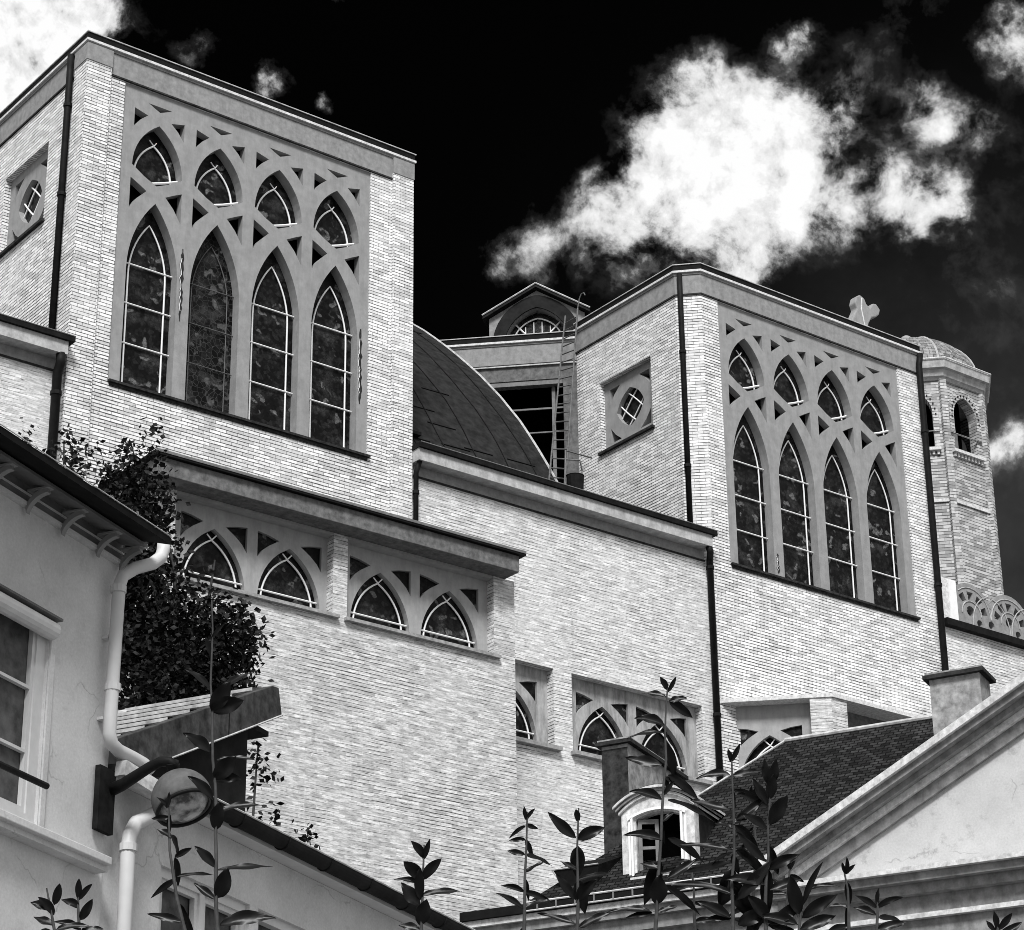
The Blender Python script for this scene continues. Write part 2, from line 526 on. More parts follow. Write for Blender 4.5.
class MB:
    """collects shapes in world coordinates and links them as one mesh object"""

    def __init__(self):
        self.v, self.f = [], []

    def add(self, vs, fs):
        o = len(self.v)
        self.v += [Vector(p) for p in vs]
        self.f += [tuple(i + o for i in f) for f in fs]
        return self

    def box(self, a0, a1, b0, b1, c0, c1, fr=ident):
        vs = [fr(a, b, c) for c in (c0, c1) for b in (b0, b1) for a in (a0, a1)]
        return self.add(vs, [(0, 2, 3, 1), (4, 5, 7, 6), (0, 1, 5, 4), (2, 6, 7, 3), (0, 4, 6, 2), (1, 3, 7, 5)])

    def prism(self, outer, holes, fr, d0, d1):
        """2-D outline (u, w) with holes, extruded from depth d0 to d1; fr(u, d, w) places it"""
        loops = [outer] + list(holes)
        flat = [p for lp in loops for p in lp]
        tris = tessellate_polygon([[Vector((p[0], p[1], 0)) for p in lp] for lp in loops])
        n = len(flat)
        vs = [fr(p[0], d0, p[1]) for p in flat] + [fr(p[0], d1, p[1]) for p in flat]
        fs = []
        for t in tris:
            fs.append(tuple(t))
            fs.append(tuple(i + n for i in reversed(t)))
        o = 0
        for lp in loops:
            k = len(lp)
            for i in range(k):
                j = (i + 1) % k
                fs.append((o + i, o + j, n + o + j, n + o + i))
            o += k
        return self.add(vs, fs)

    def sheet(self, outer, fr, d):
        tris = tessellate_polygon([[Vector((p[0], p[1], 0)) for p in outer]])
        return self.add([fr(p[0], d, p[1]) for p in outer], [tuple(t) for t in tris])

    def tube(self, pts, r, n=8, r2=None, closed=False):
        pts = [Vector(p) for p in pts]
        k = len(pts)
        rings = []
        prev = None
        for i, p in enumerate(pts):
            if closed:
                d = (pts[(i + 1) % k] - pts[i - 1])
            else:
                d = (pts[min(i + 1, k - 1)] - pts[max(i - 1, 0)])
            d.normalize()
            if prev is None:
                a = Vector((0, 0, 1)) if abs(d.z) < 0.9 else Vector((1, 0, 0))
                x = d.cross(a).normalized()
            else:
                x = (prev - d * prev.dot(d)).normalized()
            prev = x
            y = d.cross(x)
            rr = r if r2 is None else r + (r2 - r) * i / max(1, k - 1)
            rings.append([p + (x * math.cos(2 * PI * j / n) + y * math.sin(2 * PI * j / n)) * rr for j in range(n)])
        vs = [q for ring in rings for q in ring]
        fs = []
        for i in range(k if closed else k - 1):
            i2 = (i + 1) % k
            for j in range(n):
                j2 = (j + 1) % n
                fs.append((i * n + j, i * n + j2, i2 * n + j2, i2 * n + j))
        if not closed:
            fs.append(tuple(reversed(range(n))))
            fs.append(tuple((k - 1) * n + j for j in range(n)))
        return self.add(vs, fs)

    def ring_loft(self, rings, cap=True):
        n = len(rings[0])
        vs = [p for r in rings for p in r]
        fs = []
        for i in range(len(rings) - 1):
            for j in range(n):
                j2 = (j + 1) % n
                fs.append((i * n + j, i * n + j2, (i + 1) * n + j2, (i + 1) * n + j))
        if cap:
            fs.append(tuple(reversed(range(n))))
            fs.append(tuple((len(rings) - 1) * n + j for j in range(n)))
        return self.add(vs, fs)

    def build(self, name, mat, parent=None, smooth=False, bevel=0.0, recalc=True):
        inv = Matrix.Identity(4)
        if parent is not None:
            rt = root_of(parent)
            inv = Matrix.LocRotScale(rt.location, rt.rotation_euler, rt.scale).inverted()
        me = bpy.data.meshes.new(name)
        me.from_pydata([inv @ v for v in self.v], [], self.f)
        bm = bmesh.new()
        bm.from_mesh(me)
        if recalc:
            bmesh.ops.recalc_face_normals(bm, faces=bm.faces)
        bm.normal_update()
        uvl = bm.loops.layers.uv.new('UVMap')
        for f in bm.faces:
            n = f.normal
            if abs(n.z) > 0.97:
                t, b = Vector((1, 0, 0)), Vector((0, 1, 0))
            else:
                t = Vector((-n.y, n.x, 0)).normalized()
                b = n.cross(t)
            f.smooth = smooth
            for lp in f.loops:
                lp[uvl].uv = (lp.vert.co.dot(t), lp.vert.co.dot(b))
        bm.to_mesh(me)
        bm.free()
        me.materials.append(mat)
        o = bpy.data.objects.new(name, me)
        COL.objects.link(o)
        if parent is not None:
            o.parent = parent
        if bevel:
            md = o.modifiers.new('bevel', 'BEVEL')
            md.width = bevel
            md.segments = 2
            md.limit_method = 'ANGLE'
        return o


def arch(cx, hw, z0, zs, za, n=9):
    """pointed arch outline, counter-clockwise from the bottom right"""
    h = za - zs
    r = (hw * hw + h * h) / (2 * hw)
    pts = [(cx - hw, z0), (cx + hw, z0)]
    a1 = math.asin(h / r) if r > h else PI / 2
    if r < hw:
        a1 = PI - a1
    right = [(cx + hw - r + r * math.cos(a1 * i / n), zs + r * math.sin(a1 * i / n)) for i in range(n + 1)]
    if abs(z0 - zs) < 1e-6:
        right = right[1:]
    pts += right
    left = [(2 * cx - x, z) for x, z in reversed(right[:-1])]
    return pts + left


def archline(cx, hw, zs, za, n=9):
    """only the pointed curve: left springing, apex, right springing"""
    h = za - zs
    r = (hw * hw + h * h) / (2 * hw)
    a1 = math.asin(min(1, h / r))
    right = [(cx + hw - r + r * math.cos(a1 * i / n), zs + r * math.sin(a1 * i / n)) for i in range(n + 1)]
    return [(2 * cx - x, z) for x, z in right] + list(reversed(right[:-1]))


def rect(a, b, c, d):
    return [(a, c), (b, c), (b, d), (a, d)]


def grow(poly, d):
    cx = sum(p[0] for p in poly) / len(poly)
    cz = sum(p[1] for p in poly) / len(poly)
    out = []
    for x, z in poly:
        v = Vector((x - cx, z - cz))
        out.append((x + v.x / max(v.length, 1e-6) * d, z + v.y / max(v.length, 1e-6) * d))
    return out


rng = random.Random(7)

# ================================================================== THE GROUND
gm = MB()
gm.add([(-1500, -1500, 0), (1500, -1500, 0), (1500, 1500, 0), (-1500, 1500, 0)], [(0, 1, 2, 3)])
go = gm.build('ground', M['ground'])
go['kind'] = 'structure'

# ================================================================== THE CHURCH
FY = 36.0                                   # plane of the street front of the towers
church = thing('church', 'tall pale brick church with two square towers of pointed tracery windows', 'church', (28.0, FY, 0.0))


def front(y):
    return lambda u, d, w: (u, y + d, w)


def part(mb, name, mat, parent=church, **k):
    return mb.build(name, M[mat], parent, **k)


def glazing(win, cx, z0, fr, bars, depth, kind='lancet'):
    """one light of a tower window: stained glass behind an opening and white saddle bars in front of it"""
    glass = 'glass' if bars else 'glass_leaded'
    if kind == 'lancet':
        MB().prism(arch(cx, 0.56, z0 - 0.03, z0 + 2.35, z0 + 3.84), [], fr, depth, depth + 0.02).build('stained_glass', M[glass], win)
        line = archline(cx, 0.385, z0 + 2.30, z0 + 3.42)
        path = [(cx - 0.385, z0 + 0.06)] + line + [(cx + 0.385, z0 + 0.06)]
        b = MB()
        d = depth - 0.03
        if bars:
            b.tube([fr(x, d, z) for x, z in path], 0.017, 6)
            for z in (0.07, 0.88, 1.69, 2.50):
                b.tube([fr(cx - 0.53, d - 0.012, z0 + z), fr(cx + 0.53, d - 0.012, z0 + z)], 0.016, 6)
            b.build('glazing_bar', M['white_bar'], win)
        else:
            b.tube([fr(x, d, z) for x, z in path], 0.010, 6)
            for z in (0.88, 1.69, 2.50):
                b.tube([fr(cx - 0.53, d - 0.012, z0 + z), fr(cx + 0.53, d - 0.012, z0 + z)], 0.010, 6)
            b.build('glazing_bar', M['iron'], win)
    else:
        MB().prism([(cx - 0.56, z0 + 4.45), (cx, z0 + 4.12), (cx + 0.56, z0 + 4.45), (cx + 0.5, z0 + 4.95), (cx, z0 + 5.52), (cx - 0.5, z0 + 4.95)], [], fr,
                   depth, depth + 0.02).build('stained_glass', M['glass'], win)
        d = depth - 0.03
        b = MB()
        path = archline(cx, 0.39, z0 + 4.40, z0 + 5.12)
        b.tube([fr(x, d, z) for x, z in path], 0.019, 6)
        b.tube([fr(cx - 0.03, d - 0.012, z0 + 4.30), fr(cx + 0.2, d - 0.012, z0 + 4.385), fr(cx + 0.53, d - 0.012, z0 + 4.53)], 0.024, 6)
        b.tube([fr(cx, d - 0.012, z0 + 5.12), fr(cx + 0.05, d - 0.012, z0 + 5.20)], 0.012, 6)
        b.tube([fr(cx, d - 0.012, z0 + 5.12), fr(cx - 0.10, d - 0.012, z0 + 5.22)], 0.012, 6)
        b.build('glazing_bar', M['white_bar'], win)


ZS = 21.55                                   # sill level of the great windows


def tower_window(x0, bare=-1, worn=()):
    fr = front(FY)
    cs = [x0 + 0.78 + 1.332 * i for i in range(4)]
    holes = []
    for c in cs:
        holes.append(arch(c, 0.53, ZS, ZS + 2.30, ZS + 3.80))
        up = archline(c, 0.53, ZS + 4.47, ZS + 5.47, 8)
        holes.append([(c - 0.27, ZS + 4.30), (c, ZS + 4.17), (c + 0.27, ZS + 4.30)] + list(reversed(up)))
        for s in (-1, 1):
            tri = [(c + s * 0.545, ZS + 4.19), (c + s * 0.38, ZS + 4.105), (c + s * 0.20, ZS + 4.0), (c + s * 0.385, ZS + 3.80), (c + s * 0.545, ZS + 3.54)]
            holes.append(tri if s < 0 else list(reversed(tri)))
            tri = [(c + s * 0.535, ZS + 5.69), (c + s * 0.25, ZS + 5.615), (c + s * 0.40, ZS + 5.48), (c + s * 0.535, ZS + 5.30)]
            holes.append(tri if s < 0 else list(reversed(tri)))
        holes.append([(c - 0.25, ZS + 5.885), (c - 0.08, ZS + 5.80), (c, ZS + 5.765), (c + 0.08, ZS + 5.80), (c + 0.25, ZS + 5.885)])
    x1 = cs[-1] + 0.53 + 0.25
    zt = ZS + 6.15
    mb = MB()
    # the four lancet openings run down to the sill, so outline the lower edge around them
    outer = [(x0, ZS - 0.05), (x1, ZS - 0.05), (x1, zt), (x0, zt)]
    holes = [[(x, max(z, ZS - 0.0)) for x, z in h] for h in holes]
    mb.prism(outer, holes, fr, 0.03, 0.36)
    win = part(mb, 'tracery_window', 'tracery')
    lin = MB()
    lin.box(x0 + 0.02, x1 - 0.02, FY + 0.37, FY + 0.40, ZS, zt)
    lin.build('dark_backing', M['void'], win)
    for h in holes:
        if len(h) == 5 or len(h) == 4:
            MB().prism(grow(h, 0.03), [], fr, 0.20, 0.215).build('spandrel_glass', M['void'], win)
    for i, c in enumerate(cs):
        glazing(win, c, ZS, fr, i != bare, 0.25)
        glazing(win, c, ZS, fr, True, 0.25, 'upper')
    sl = MB()
    sl.box(x0 + 0.0, x1 + 0.02, FY - 0.07, FY + 0.30, ZS - 0.10, ZS - 0.055)
    sl.box(x0 + 0.03, x1 - 0.02, FY - 0.03, FY - 0.002, ZS - 0.15, ZS - 0.102)
    sl.build('sill', M['sill'], win)
    for (cx, za, zb) in worn:               # blown concrete on two of the mullions
        sp, rb = MB(), MB()
        k = 22
        env = lambda i: math.sin(PI * (i + 0.3) / (k + 0.6)) ** 0.5
        pl = [(cx - (0.015 + rng.uniform(0, 0.05)) * env(i), ZS + za + (zb - za) * i / k) for i in range(k + 1)]
        pr = [(cx + (0.01 + rng.uniform(0, 0.055)) * env(i), ZS + za + (zb - za) * i / k) for i in range(k + 1)]
        sp.prism(pl + list(reversed(pr)), [], fr, 0.022, 0.028)
        sp.build('spalled_patch', M['sill'], win)
        rb.tube([fr(p[0] + 0.01, 0.02, p[1]) for p in pl[3:-3]], 0.006, 5)
        rb.build('exposed_bar', M['white_bar'], win)
    return win


tower_window(18.84, 1, ((18.84 + 0.78 + 0.62, 1.55, 3.05), (18.84 + 0.78 + 1.332 * 3 + 0.60, 1.0, 2.6)))
tower_window(33.59, -1, ((33.59 + 0.78 + 0.62, 0.05, 0.5),))

# ---- left tower walls
TZ = 27.70
lt = MB()
x0, x1 = 18.04, 25.37
lt.prism([(x0 + 0.001, 0), (x1, 0), (x1, TZ), (x0 + 0.001, TZ)], [[(18.84, ZS - 0.06), (24.39, ZS - 0.06), (24.39, TZ - 0.001), (18.84, TZ - 0.001)]], front(FY), 0.0, 0.5)
lt.box(x1 - 0.4, x1, FY + 0.5, 43.0, 0, TZ)
lt.box(x0 + 0.4, x1 - 0.4, 42.6, 43.0, 0, TZ)


def xside(xf):
    return lambda u, d, w: (xf + d, u, w)


SWY, SWZ = (37.30, 39.05), (25.0, 26.70)     # square window on each tower's left face
lt.prism([(FY + 0.5, 0), (43.0, 0), (43.0, TZ), (FY + 0.5, TZ)], [rect(SWY[0] + 0.08, SWY[1] + 0.08, SWZ[0] + 0.1, SWZ[1] + 0.1)], xside(x0), 0.0, 0.4)
part(lt, 'tower_wall', 'brick')
pr = MB()
pr.box(x0 - 0.045, x0 + 0.47, FY - 0.06, FY - 0.001, 19.0, 27.84)
pr.box(x0 - 0.045, x0 - 0.001, FY - 0.001, FY + 0.42, 19.0, 27.84)
part(pr, 'corner_pier', 'brick')
pr = MB()
pr.box(x1 - 0.47, x1 + 0.02, FY - 0.06, FY - 0.001, 19.4, 27.84)
part(pr, 'corner_pier', 'brick')

# ---- right tower walls (its near corner is cut off at 45 degrees)
rt = MB()
rx0, rx1, ch = 32.72, 39.86, 0.39
rt.prism([(33.11, 0), (rx1, 0), (rx1, TZ), (33.11, TZ)], [[(33.59, ZS - 0.06), (39.14, ZS - 0.06), (39.14, TZ - 0.001), (33.59, TZ - 0.001)]], front(FY), 0.0, 0.5)
rt.box(rx1 - 0.4, rx1, FY + 0.5, 43.0, 0, TZ)
rt.box(rx0 + 0.4, rx1 - 0.4, 42.6, 43.0, 0, TZ)
rt.prism([(FY + ch, 20.0), (39.85, 20.0), (39.85, TZ), (FY + ch, TZ)], [rect(SWY[0], SWY[1], SWZ[0] - 0.08, SWZ[1] - 0.08)], xside(rx0), 0.0, 0.4)
rt.add([(33.11, FY, 20), (rx0, FY + ch, 20), (rx0, FY + ch, 27.84), (33.11, FY, 27.84),
        (33.11, FY + 0.3, 20), (rx0 + 0.2, FY + ch + 0.2, 20), (rx0 + 0.2, FY + ch + 0.2, 27.84), (33.11, FY + 0.3, 27.84)],
       [(0, 1, 2, 3), (4, 7, 6, 5), (3, 2, 6, 7), (0, 4, 5, 1)])
part(rt, 'tower_wall', 'brick')


def cornice(outline, name_f='frieze', zf=(27.70, 28.20)):
    """frieze and two-step cornice following a plan outline (list of x, y); outward is to the right of travel"""
    def offs(pts, d):
        out = []
        n = len(pts)
        for i, p in enumerate(pts):
            p = Vector(p)
            es = []
            if i > 0:
                es.append((p - Vector(pts[i - 1])).normalized())
            if i < n - 1:
                es.append((Vector(pts[i + 1]) - p).normalized())
            ns = [Vector((e.y, -e.x)) for e in es]
            if len(ns) == 1:
                out.append(p + ns[0] * d)
            else:
                bis = (ns[0] + ns[1])
                bis = bis / bis.length_squared * 2
                out.append(p + bis * d)
        return out

    def band(d, z0, z1, inner=0.3):
        a, b = offs(outline, d), offs(outline, -inner)
        mb = MB()
        n = len(a)
        vs = [(p.x, p.y, z) for z in (z0, z1) for p in a] + [(p.x, p.y, z) for z in (z0, z1) for p in b]
        fs = []
        for i in range(n - 1):
            fs.append((i, i + 1, n + i + 1, n + i))
            fs.append((2 * n + i + 1, 2 * n + i, 3 * n + i, 3 * n + i + 1))
            fs.append((n + i, n + i + 1, 3 * n + i + 1, 3 * n + i))
            fs.append((i + 1, i, 2 * n + i, 2 * n + i + 1))
        fs.append((0, n, 3 * n, 2 * n))
        fs.append((n - 1, 2 * n + n - 1, 3 * n + n - 1, n + n - 1))
        mb.add(vs, fs)
        return mb
    fz = part(band(0.015, zf[0], zf[1]), name_f, 'frieze')
    band(0.03, zf[0] + 0.0, zf[0] + 0.035, 0.01).build('drip_line', M['sill'], fz)
    c = part(band(0.035, zf[1], zf[1] + 0.05), 'cornice', 'frieze')
    band(0.075, zf[1] + 0.05, zf[1] + 0.10).build('cornice_lip', M['lip'], c)
    band(0.055, zf[1] + 0.10, zf[1] + 0.235).build('roof_edge', M['dark_metal'], c)
    band(0.075, zf[1] + 0.235, zf[1] + 0.255).build('roof_rim', M['lead_light'], c)
    return c


cornice([(18.04, 43.0), (18.04, FY), (25.37, FY), (25.37, 42.0)])
NAVE = [(32.72, 39.85), (32.72, FY + 0.40), (33.11, FY), (39.86, FY), (39.86, 42.0)]
cornice(NAVE)
cornice([(30.07, 42.5), (32.718, 39.852)], 'frieze', (27.50, 28.02))
for a, b in (((18.04 - 0.06, FY - 0.07), (0.53, 0.5)),):
    mb = MB()
    mb.box(17.98, 18.52, FY - 0.075, FY - 0.016, 27.842, 28.198)
    mb.box(17.98, 18.023, FY - 0.016, FY + 0.42, 27.842, 28.198)
    part(mb, 'pier_block', 'frieze')
mb = MB()
mb.box(24.90, 25.40, FY - 0.075, FY - 0.016, 27.842, 28.198)
part(mb, 'pier_block', 'frieze')
mb = MB()
mb.box(18.1, 25.3, FY + 0.3, 42.8, 28.36, 28.44)
part(mb, 'tower_roof', 'lead')
mb = MB()
mb.box(32.9, 39.7, FY + 0.45, 42.8, 28.36, 28.44)
part(mb, 'tower_roof', 'lead')


# ---- square windows on the side faces
def side_window(xf, dy, dz):
    fr = xside(xf)
    y0, y1, z0, z1 = SWY[0] + dy, SWY[1] + dy, SWZ[0] + dz, SWZ[1] + dz
    cy, cz = (y0 + y1) / 2, (z0 + z1) / 2
    holes = []
    q = []
    R0 = 0.47
    for k in range(4):
        a0, a1 = PI / 2 * k, PI / 2 * (k + 1)
        for i in range(6):
            t = i / 6
            p0 = Vector((math.cos(a0), math.sin(a0))) * R0
            p1 = Vector((math.cos(a1), math.sin(a1))) * R0
            p = p0.lerp(p1, t)
            p += (p0 + p1).normalized() * 0.075 * math.sin(PI * t)
            q.append((cy + p.x, cz + p.y))
    holes.append(q)
    e = 0.19
    L = 0.36
    hy, hz = (y1 - y0) / 2 - e, (z1 - z0) / 2 - e
    for sy in (-1, 1):
        for sz in (-1, 1):
            c = (cy + sy * hy, cz + sz * hz)
            a, b = (c[0] - sy * L, c[1]), (c[0], c[1] - sz * L)
            m = ((a[0] + b[0]) / 2 + sy * 0.02, (a[1] + b[1]) / 2 + sz * 0.02)
            holes.append([c, a, m, b])
    w = part(MB().prism(rect(y0, y1, z0, z1), holes, fr, 0.13, 0.36), 'square_window', 'tracery')
    MB().prism(grow(q, 0.06), [], fr, 0.25, 0.27).build('stained_glass', M['glass'], w)
    MB().box(xf + 0.362, xf + 0.38, y0, y1, z0, z1).build('dark_backing', M['void'], w)
    b = MB()
    for s in (-1, 1):
        b.tube([fr(cy + 0.32 * k / 3 + s * 0.12, 0.22, cz - 0.32 * k / 3 + s * 0.12 + s * 0.03 * (1 - (k / 3) ** 2)) for k in range(-3, 4)], 0.017, 6)
        b.tube([fr(cy + 0.32 * k / 3 + s * 0.12, 0.21, cz + 0.32 * k / 3 - s * 0.12 - s * 0.03 * (1 - (k / 3) ** 2)) for k in range(-3, 4)], 0.017, 6)
    b.build('glazing_bar', M['white_bar'], w)
    MB().box(xf - 0.07, xf + 0.22, y0 - 0.06, y1 + 0.06, z0 - 0.06, z0 - 0.001).build('sill', M['sill'], w)


side_window(18.04, 0.08, 0.10)
side_window(32.72, 0.0, -0.08)

# ---- walls between the towers
def pair_holes(c, zs):
    h = []
    h.append(arch(c, 0.64, zs, zs, zs + 1.06))
    for s in (-1, 1):
        tri = [(c + s * 0.66, zs + 1.24), (c + s * 0.44, zs + 1.21), (c + s * 0.22, zs + 1.15), (c + s * 0.42, zs + 1.02), (c + s * 0.56, zs + 0.90), (c + s * 0.66, zs + 0.76)]
        h.append(tri if s < 0 else list(reversed(tri)))
    return h


def low_window(cs, xa, xb, zs, zt, fr, mat, depth=0.20):
    holes = []
    for c in cs:
        holes += pair_holes(c, zs)
    w = part(MB().prism(rect(xa, xb, zs - 0.06, zt), holes, fr, depth, depth + 0.2), 'arched_window', mat)
    bk = MB()
    bk.prism(rect(xa + 0.02, xb - 0.02, zs - 0.04, zt - 0.05), [], fr, depth + 0.21, depth + 0.23)
    bk.build('dark_backing', M['glass_leaded'] if False else M['sill'], w)
    for h in holes:
        if len(h) < 9:
            MB().prism(grow(h, 0.03), [], fr, depth + 0.06, depth + 0.075).build('spandrel_glass', M['glass'], w)
    for c in cs:
        MB().prism(arch(c, 0.66, zs - 0.02, zs - 0.02, zs + 1.09), [], fr, depth + 0.12, depth + 0.14).build('stained_glass', M['glass'], w)
        b = MB()
        d = depth + 0.09
        ln = archline(c, 0.52, zs + 0.02, zs + 0.88)
        b.tube([fr(x, d, z) for x, z in ln], 0.018, 6)
        b.tube([fr(c - 0.62, d - 0.012, zs + 0.20), fr(c + 0.62, d - 0.012, zs + 0.20)], 0.017, 6)
        b.tube([fr(c, d - 0.012, zs + 0.88), fr(c + 0.09, d - 0.012, zs + 0.98)], 0.013, 6)
        b.tube([fr(c, d - 0.012, zs + 0.88), fr(c - 0.10, d - 0.012, zs + 0.97)], 0.013, 6)
        b.build('glazing_bar', M['white_bar'], w)
    return w


mw = MB()
mw.prism([(25.37, 0), (33.10, 0), (33.10, 21.35), (25.37, 21.35)],
         [rect(25.45, 28.80, 16.58, 18.17), rect(29.25, 32.62, 16.58, 18.17)], front(FY), 0.02, 0.42)
part(mw, 'nave_wall', 'brick_nave')
for xa, xb in ((25.45, 28.80), (29.25, 32.62)):
    c = (xa + xb) / 2
    w = low_window((c - 0.765, c + 0.765), xa, xb, 16.66, 18.17, front(FY + 0.02), 'tracery_worn')
    s = MB()
    s.box(xa - 0.05, xb + 0.10, FY - 0.10, FY + 0.26, 16.50, 16.58)
    s.build('sill', M['sill_pale'], w)
lw = MB()
lw.box(2.0, 18.03, FY + 0.02, FY + 0.42, 0, 21.35)
part(lw, 'nave_wall', 'brick_nave')


def eaves(xa, xb):
    f = part(MB().box(xa, xb, FY + 0.01, FY + 0.41, 21.352, 21.60), 'eaves_frieze', 'frieze')
    MB().box(xa, xb, FY - 0.012, FY + 0.008, 21.352, 21.385).build('drip_line', M['sill'], f)
    MB().box(xa, xb, FY - 0.27, FY + 0.40, 21.602, 21.85).build('fascia', M['fascia'], f)
    MB().box(xa - 0.02, xb + 0.10, FY - 0.33, FY + 0.3, 21.852, 21.955).build('gutter', M['dark_metal'], f)
    MB().tube([(xa, FY - 0.33, 21.957), (xb + 0.1, FY - 0.33, 21.957)], 0.012, 6).build('gutter_rim', M['grey_metal'], f)


eaves(25.40, 32.86)
eaves(2.0, 17.90)


# ---- downpipes
def downpipe(pts, r=0.062, mat='pipe_dark', collars=()):
    p = part(MB().tube(pts, r, 10), 'downpipe', mat, smooth=True)
    for c in collars:
        q = Vector(pts[-1])
        MB().tube([(q.x, q.y, c - 0.035), (q.x, q.y, c + 0.035)], r + 0.018, 10).build('collar', M[mat], p)
    return p


downpipe([(32.80, FY - 0.20, 21.62), (32.85, FY - 0.20, 21.5), (32.92, FY - 0.09, 21.38), (32.92, FY - 0.09, 9.0)], 0.07, 'pipe_dark', (21.2, 18.0, 15.5))
downpipe([(17.80, FY - 0.20, 21.62), (17.81, FY - 0.2, 21.45), (17.82, FY - 0.08, 21.3), (17.82, FY - 0.08, 9.0)], 0.085, 'pipe_dark', (20.9, 19.2))
downpipe([(25.47, FY - 0.20, 21.62), (25.47, FY - 0.07, 21.4), (25.47, FY - 0.07, 18.0)], 0.05, 'pipe_dark', (21.0,))
downpipe([(17.96, FY + 0.55, 28.22), (17.95, FY + 0.52, 27.6), (17.95, FY + 0.52, 21.4)], 0.065, 'pipe_dark', (27.1, 25.2))
downpipe([(32.745, FY + 0.265, 28.2), (32.745, FY + 0.265, 27.6), (32.745, FY + 0.265, 21.6)], 0.062, 'pipe_dark', (26.3, 23.6))
downpipe([(39.84, FY - 0.12, 28.2), (39.80, FY - 0.09, 27.9), (39.80, FY - 0.09, 12.0)], 0.075, 'pipe_dark', (26.2, 22.4))

# ---- the lower block in front of the left tower, with its concrete canopy
BY = 34.4
bl = MB()
bl.prism([(19.09, 0), (26.62, 0), (26.62, 18.945), (19.09, 18.945)],
         [rect(19.43, 22.62, 17.36, 18.944), rect(22.92, 26.14, 17.36, 18.944)], front(BY), 0.0, 0.55)
bl.box(19.09, 19.49, BY + 0.55, FY - 0.001, 0, 18.945)
bl.box(26.22, 26.62, BY + 0.55, FY - 0.001, 0, 18.945)
part(bl, 'lower_block_wall', 'brick_block')
for cs, xa, xb in (((20.31, 21.84), 19.43, 22.62), ((23.76, 25.28), 22.92, 26.14)):
    w = low_window(cs, xa, xb, 17.46, 18.944, front(BY), 'tracery_low')
    s = MB()
    s.box(xa - 0.06, xb + 0.10, BY - 0.09, BY + 0.255, 17.34, 17.40)
    s.build('sill', M['sill_pale'], w)
for xa, xb in ((19.43, 22.62), (22.92, 26.14)):
    part(MB().box(xa + 0.003, xb - 0.003, BY + 0.004, BY + 0.197, 18.90, 18.943), 'lintel', 'tracery_low')
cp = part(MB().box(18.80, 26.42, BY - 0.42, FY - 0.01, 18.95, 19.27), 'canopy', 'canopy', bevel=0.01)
MB().box(18.72, 26.52, BY - 0.50, FY - 0.012, 19.272, 19.345).build('canopy_roof', M['dark_metal'], cp)
MB().box(18.72, 26.52, BY - 0.51, BY - 0.502, 19.31, 19.36).build('canopy_rim', M['grey_metal'], cp)

# ---- the lower block in front of the right tower: splayed corner, recessed window bays
CX0, CX1 = 33.11, 34.71
rb = MB()
plan = [(33.05, FY + 0.05), (34.69, BY - 0.02), (41.5, BY - 0.02), (41.5, FY + 0.05)]
rb.ring_loft([[(x, y, z) for x, y in plan] for z in (18.32, 18.40)])
rr = part(rb, 'splayed_canopy', 'lip')
k2 = 0.7071


def splay(u, d, w):
    """u along the splayed face from the tower wall outwards, d inwards"""
    return (CX0 + u * k2 + d * k2, FY - u * k2 + d * k2, w)


sw = part(MB().prism(rect(0.10, 1.80, 15.6, 18.318), pair_holes(0.95, 16.62), splay, 0.30, 0.5), 'arched_window', 'tracery_low')
MB().prism(rect(0.12, 1.78, 15.7, 18.2), [], splay, 0.51, 0.53).build('dark_backing', M['sill'], sw)
for h in pair_holes(0.95, 16.62)[1:]:
    MB().prism(grow(h, 0.03), [], splay, 0.36, 0.375).build('spandrel_glass', M['glass'], sw)
MB().prism(arch(0.95, 0.66, 16.6, 16.6, 17.72), [], splay, 0.44, 0.46).build('stained_glass', M['glass'], sw)
b = MB()
b.tube([splay(x, 0.40, z) for x, z in archline(0.95, 0.50, 16.62, 17.48)], 0.02, 6)
b.tube([splay(0.95, 0.39, 17.48), splay(1.06, 0.39, 17.64)], 0.014, 6)
b.tube([splay(0.95, 0.39, 17.48), splay(0.82, 0.39, 17.62)], 0.014, 6)
b.build('glazing_bar', M['white_bar'], sw)
pl = MB()
c0 = splay(1.80, 0.0, 0)
plan = [c0[:2], (34.69, BY + 0.02), (35.12, BY + 0.02), (35.12, BY + 0.5), splay(1.80, 0.5, 0)[:2]]
pl.ring_loft([[(x, y, z) for x, y in plan] for z in (0, 18.318)])
part(pl, 'corner_pillar', 'brick_block')
rcs = MB()
rcs.box(35.12, 41.4, BY + 0.5, BY + 0.6, 0, 18.318)
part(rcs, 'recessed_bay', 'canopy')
MBb = MB()
MBb.prism(rect(0.0, 1.8, 0.0, 15.6), [], splay, 0.06, 0.4)
part(MBb, 'lower_block_wall', 'brick_block')

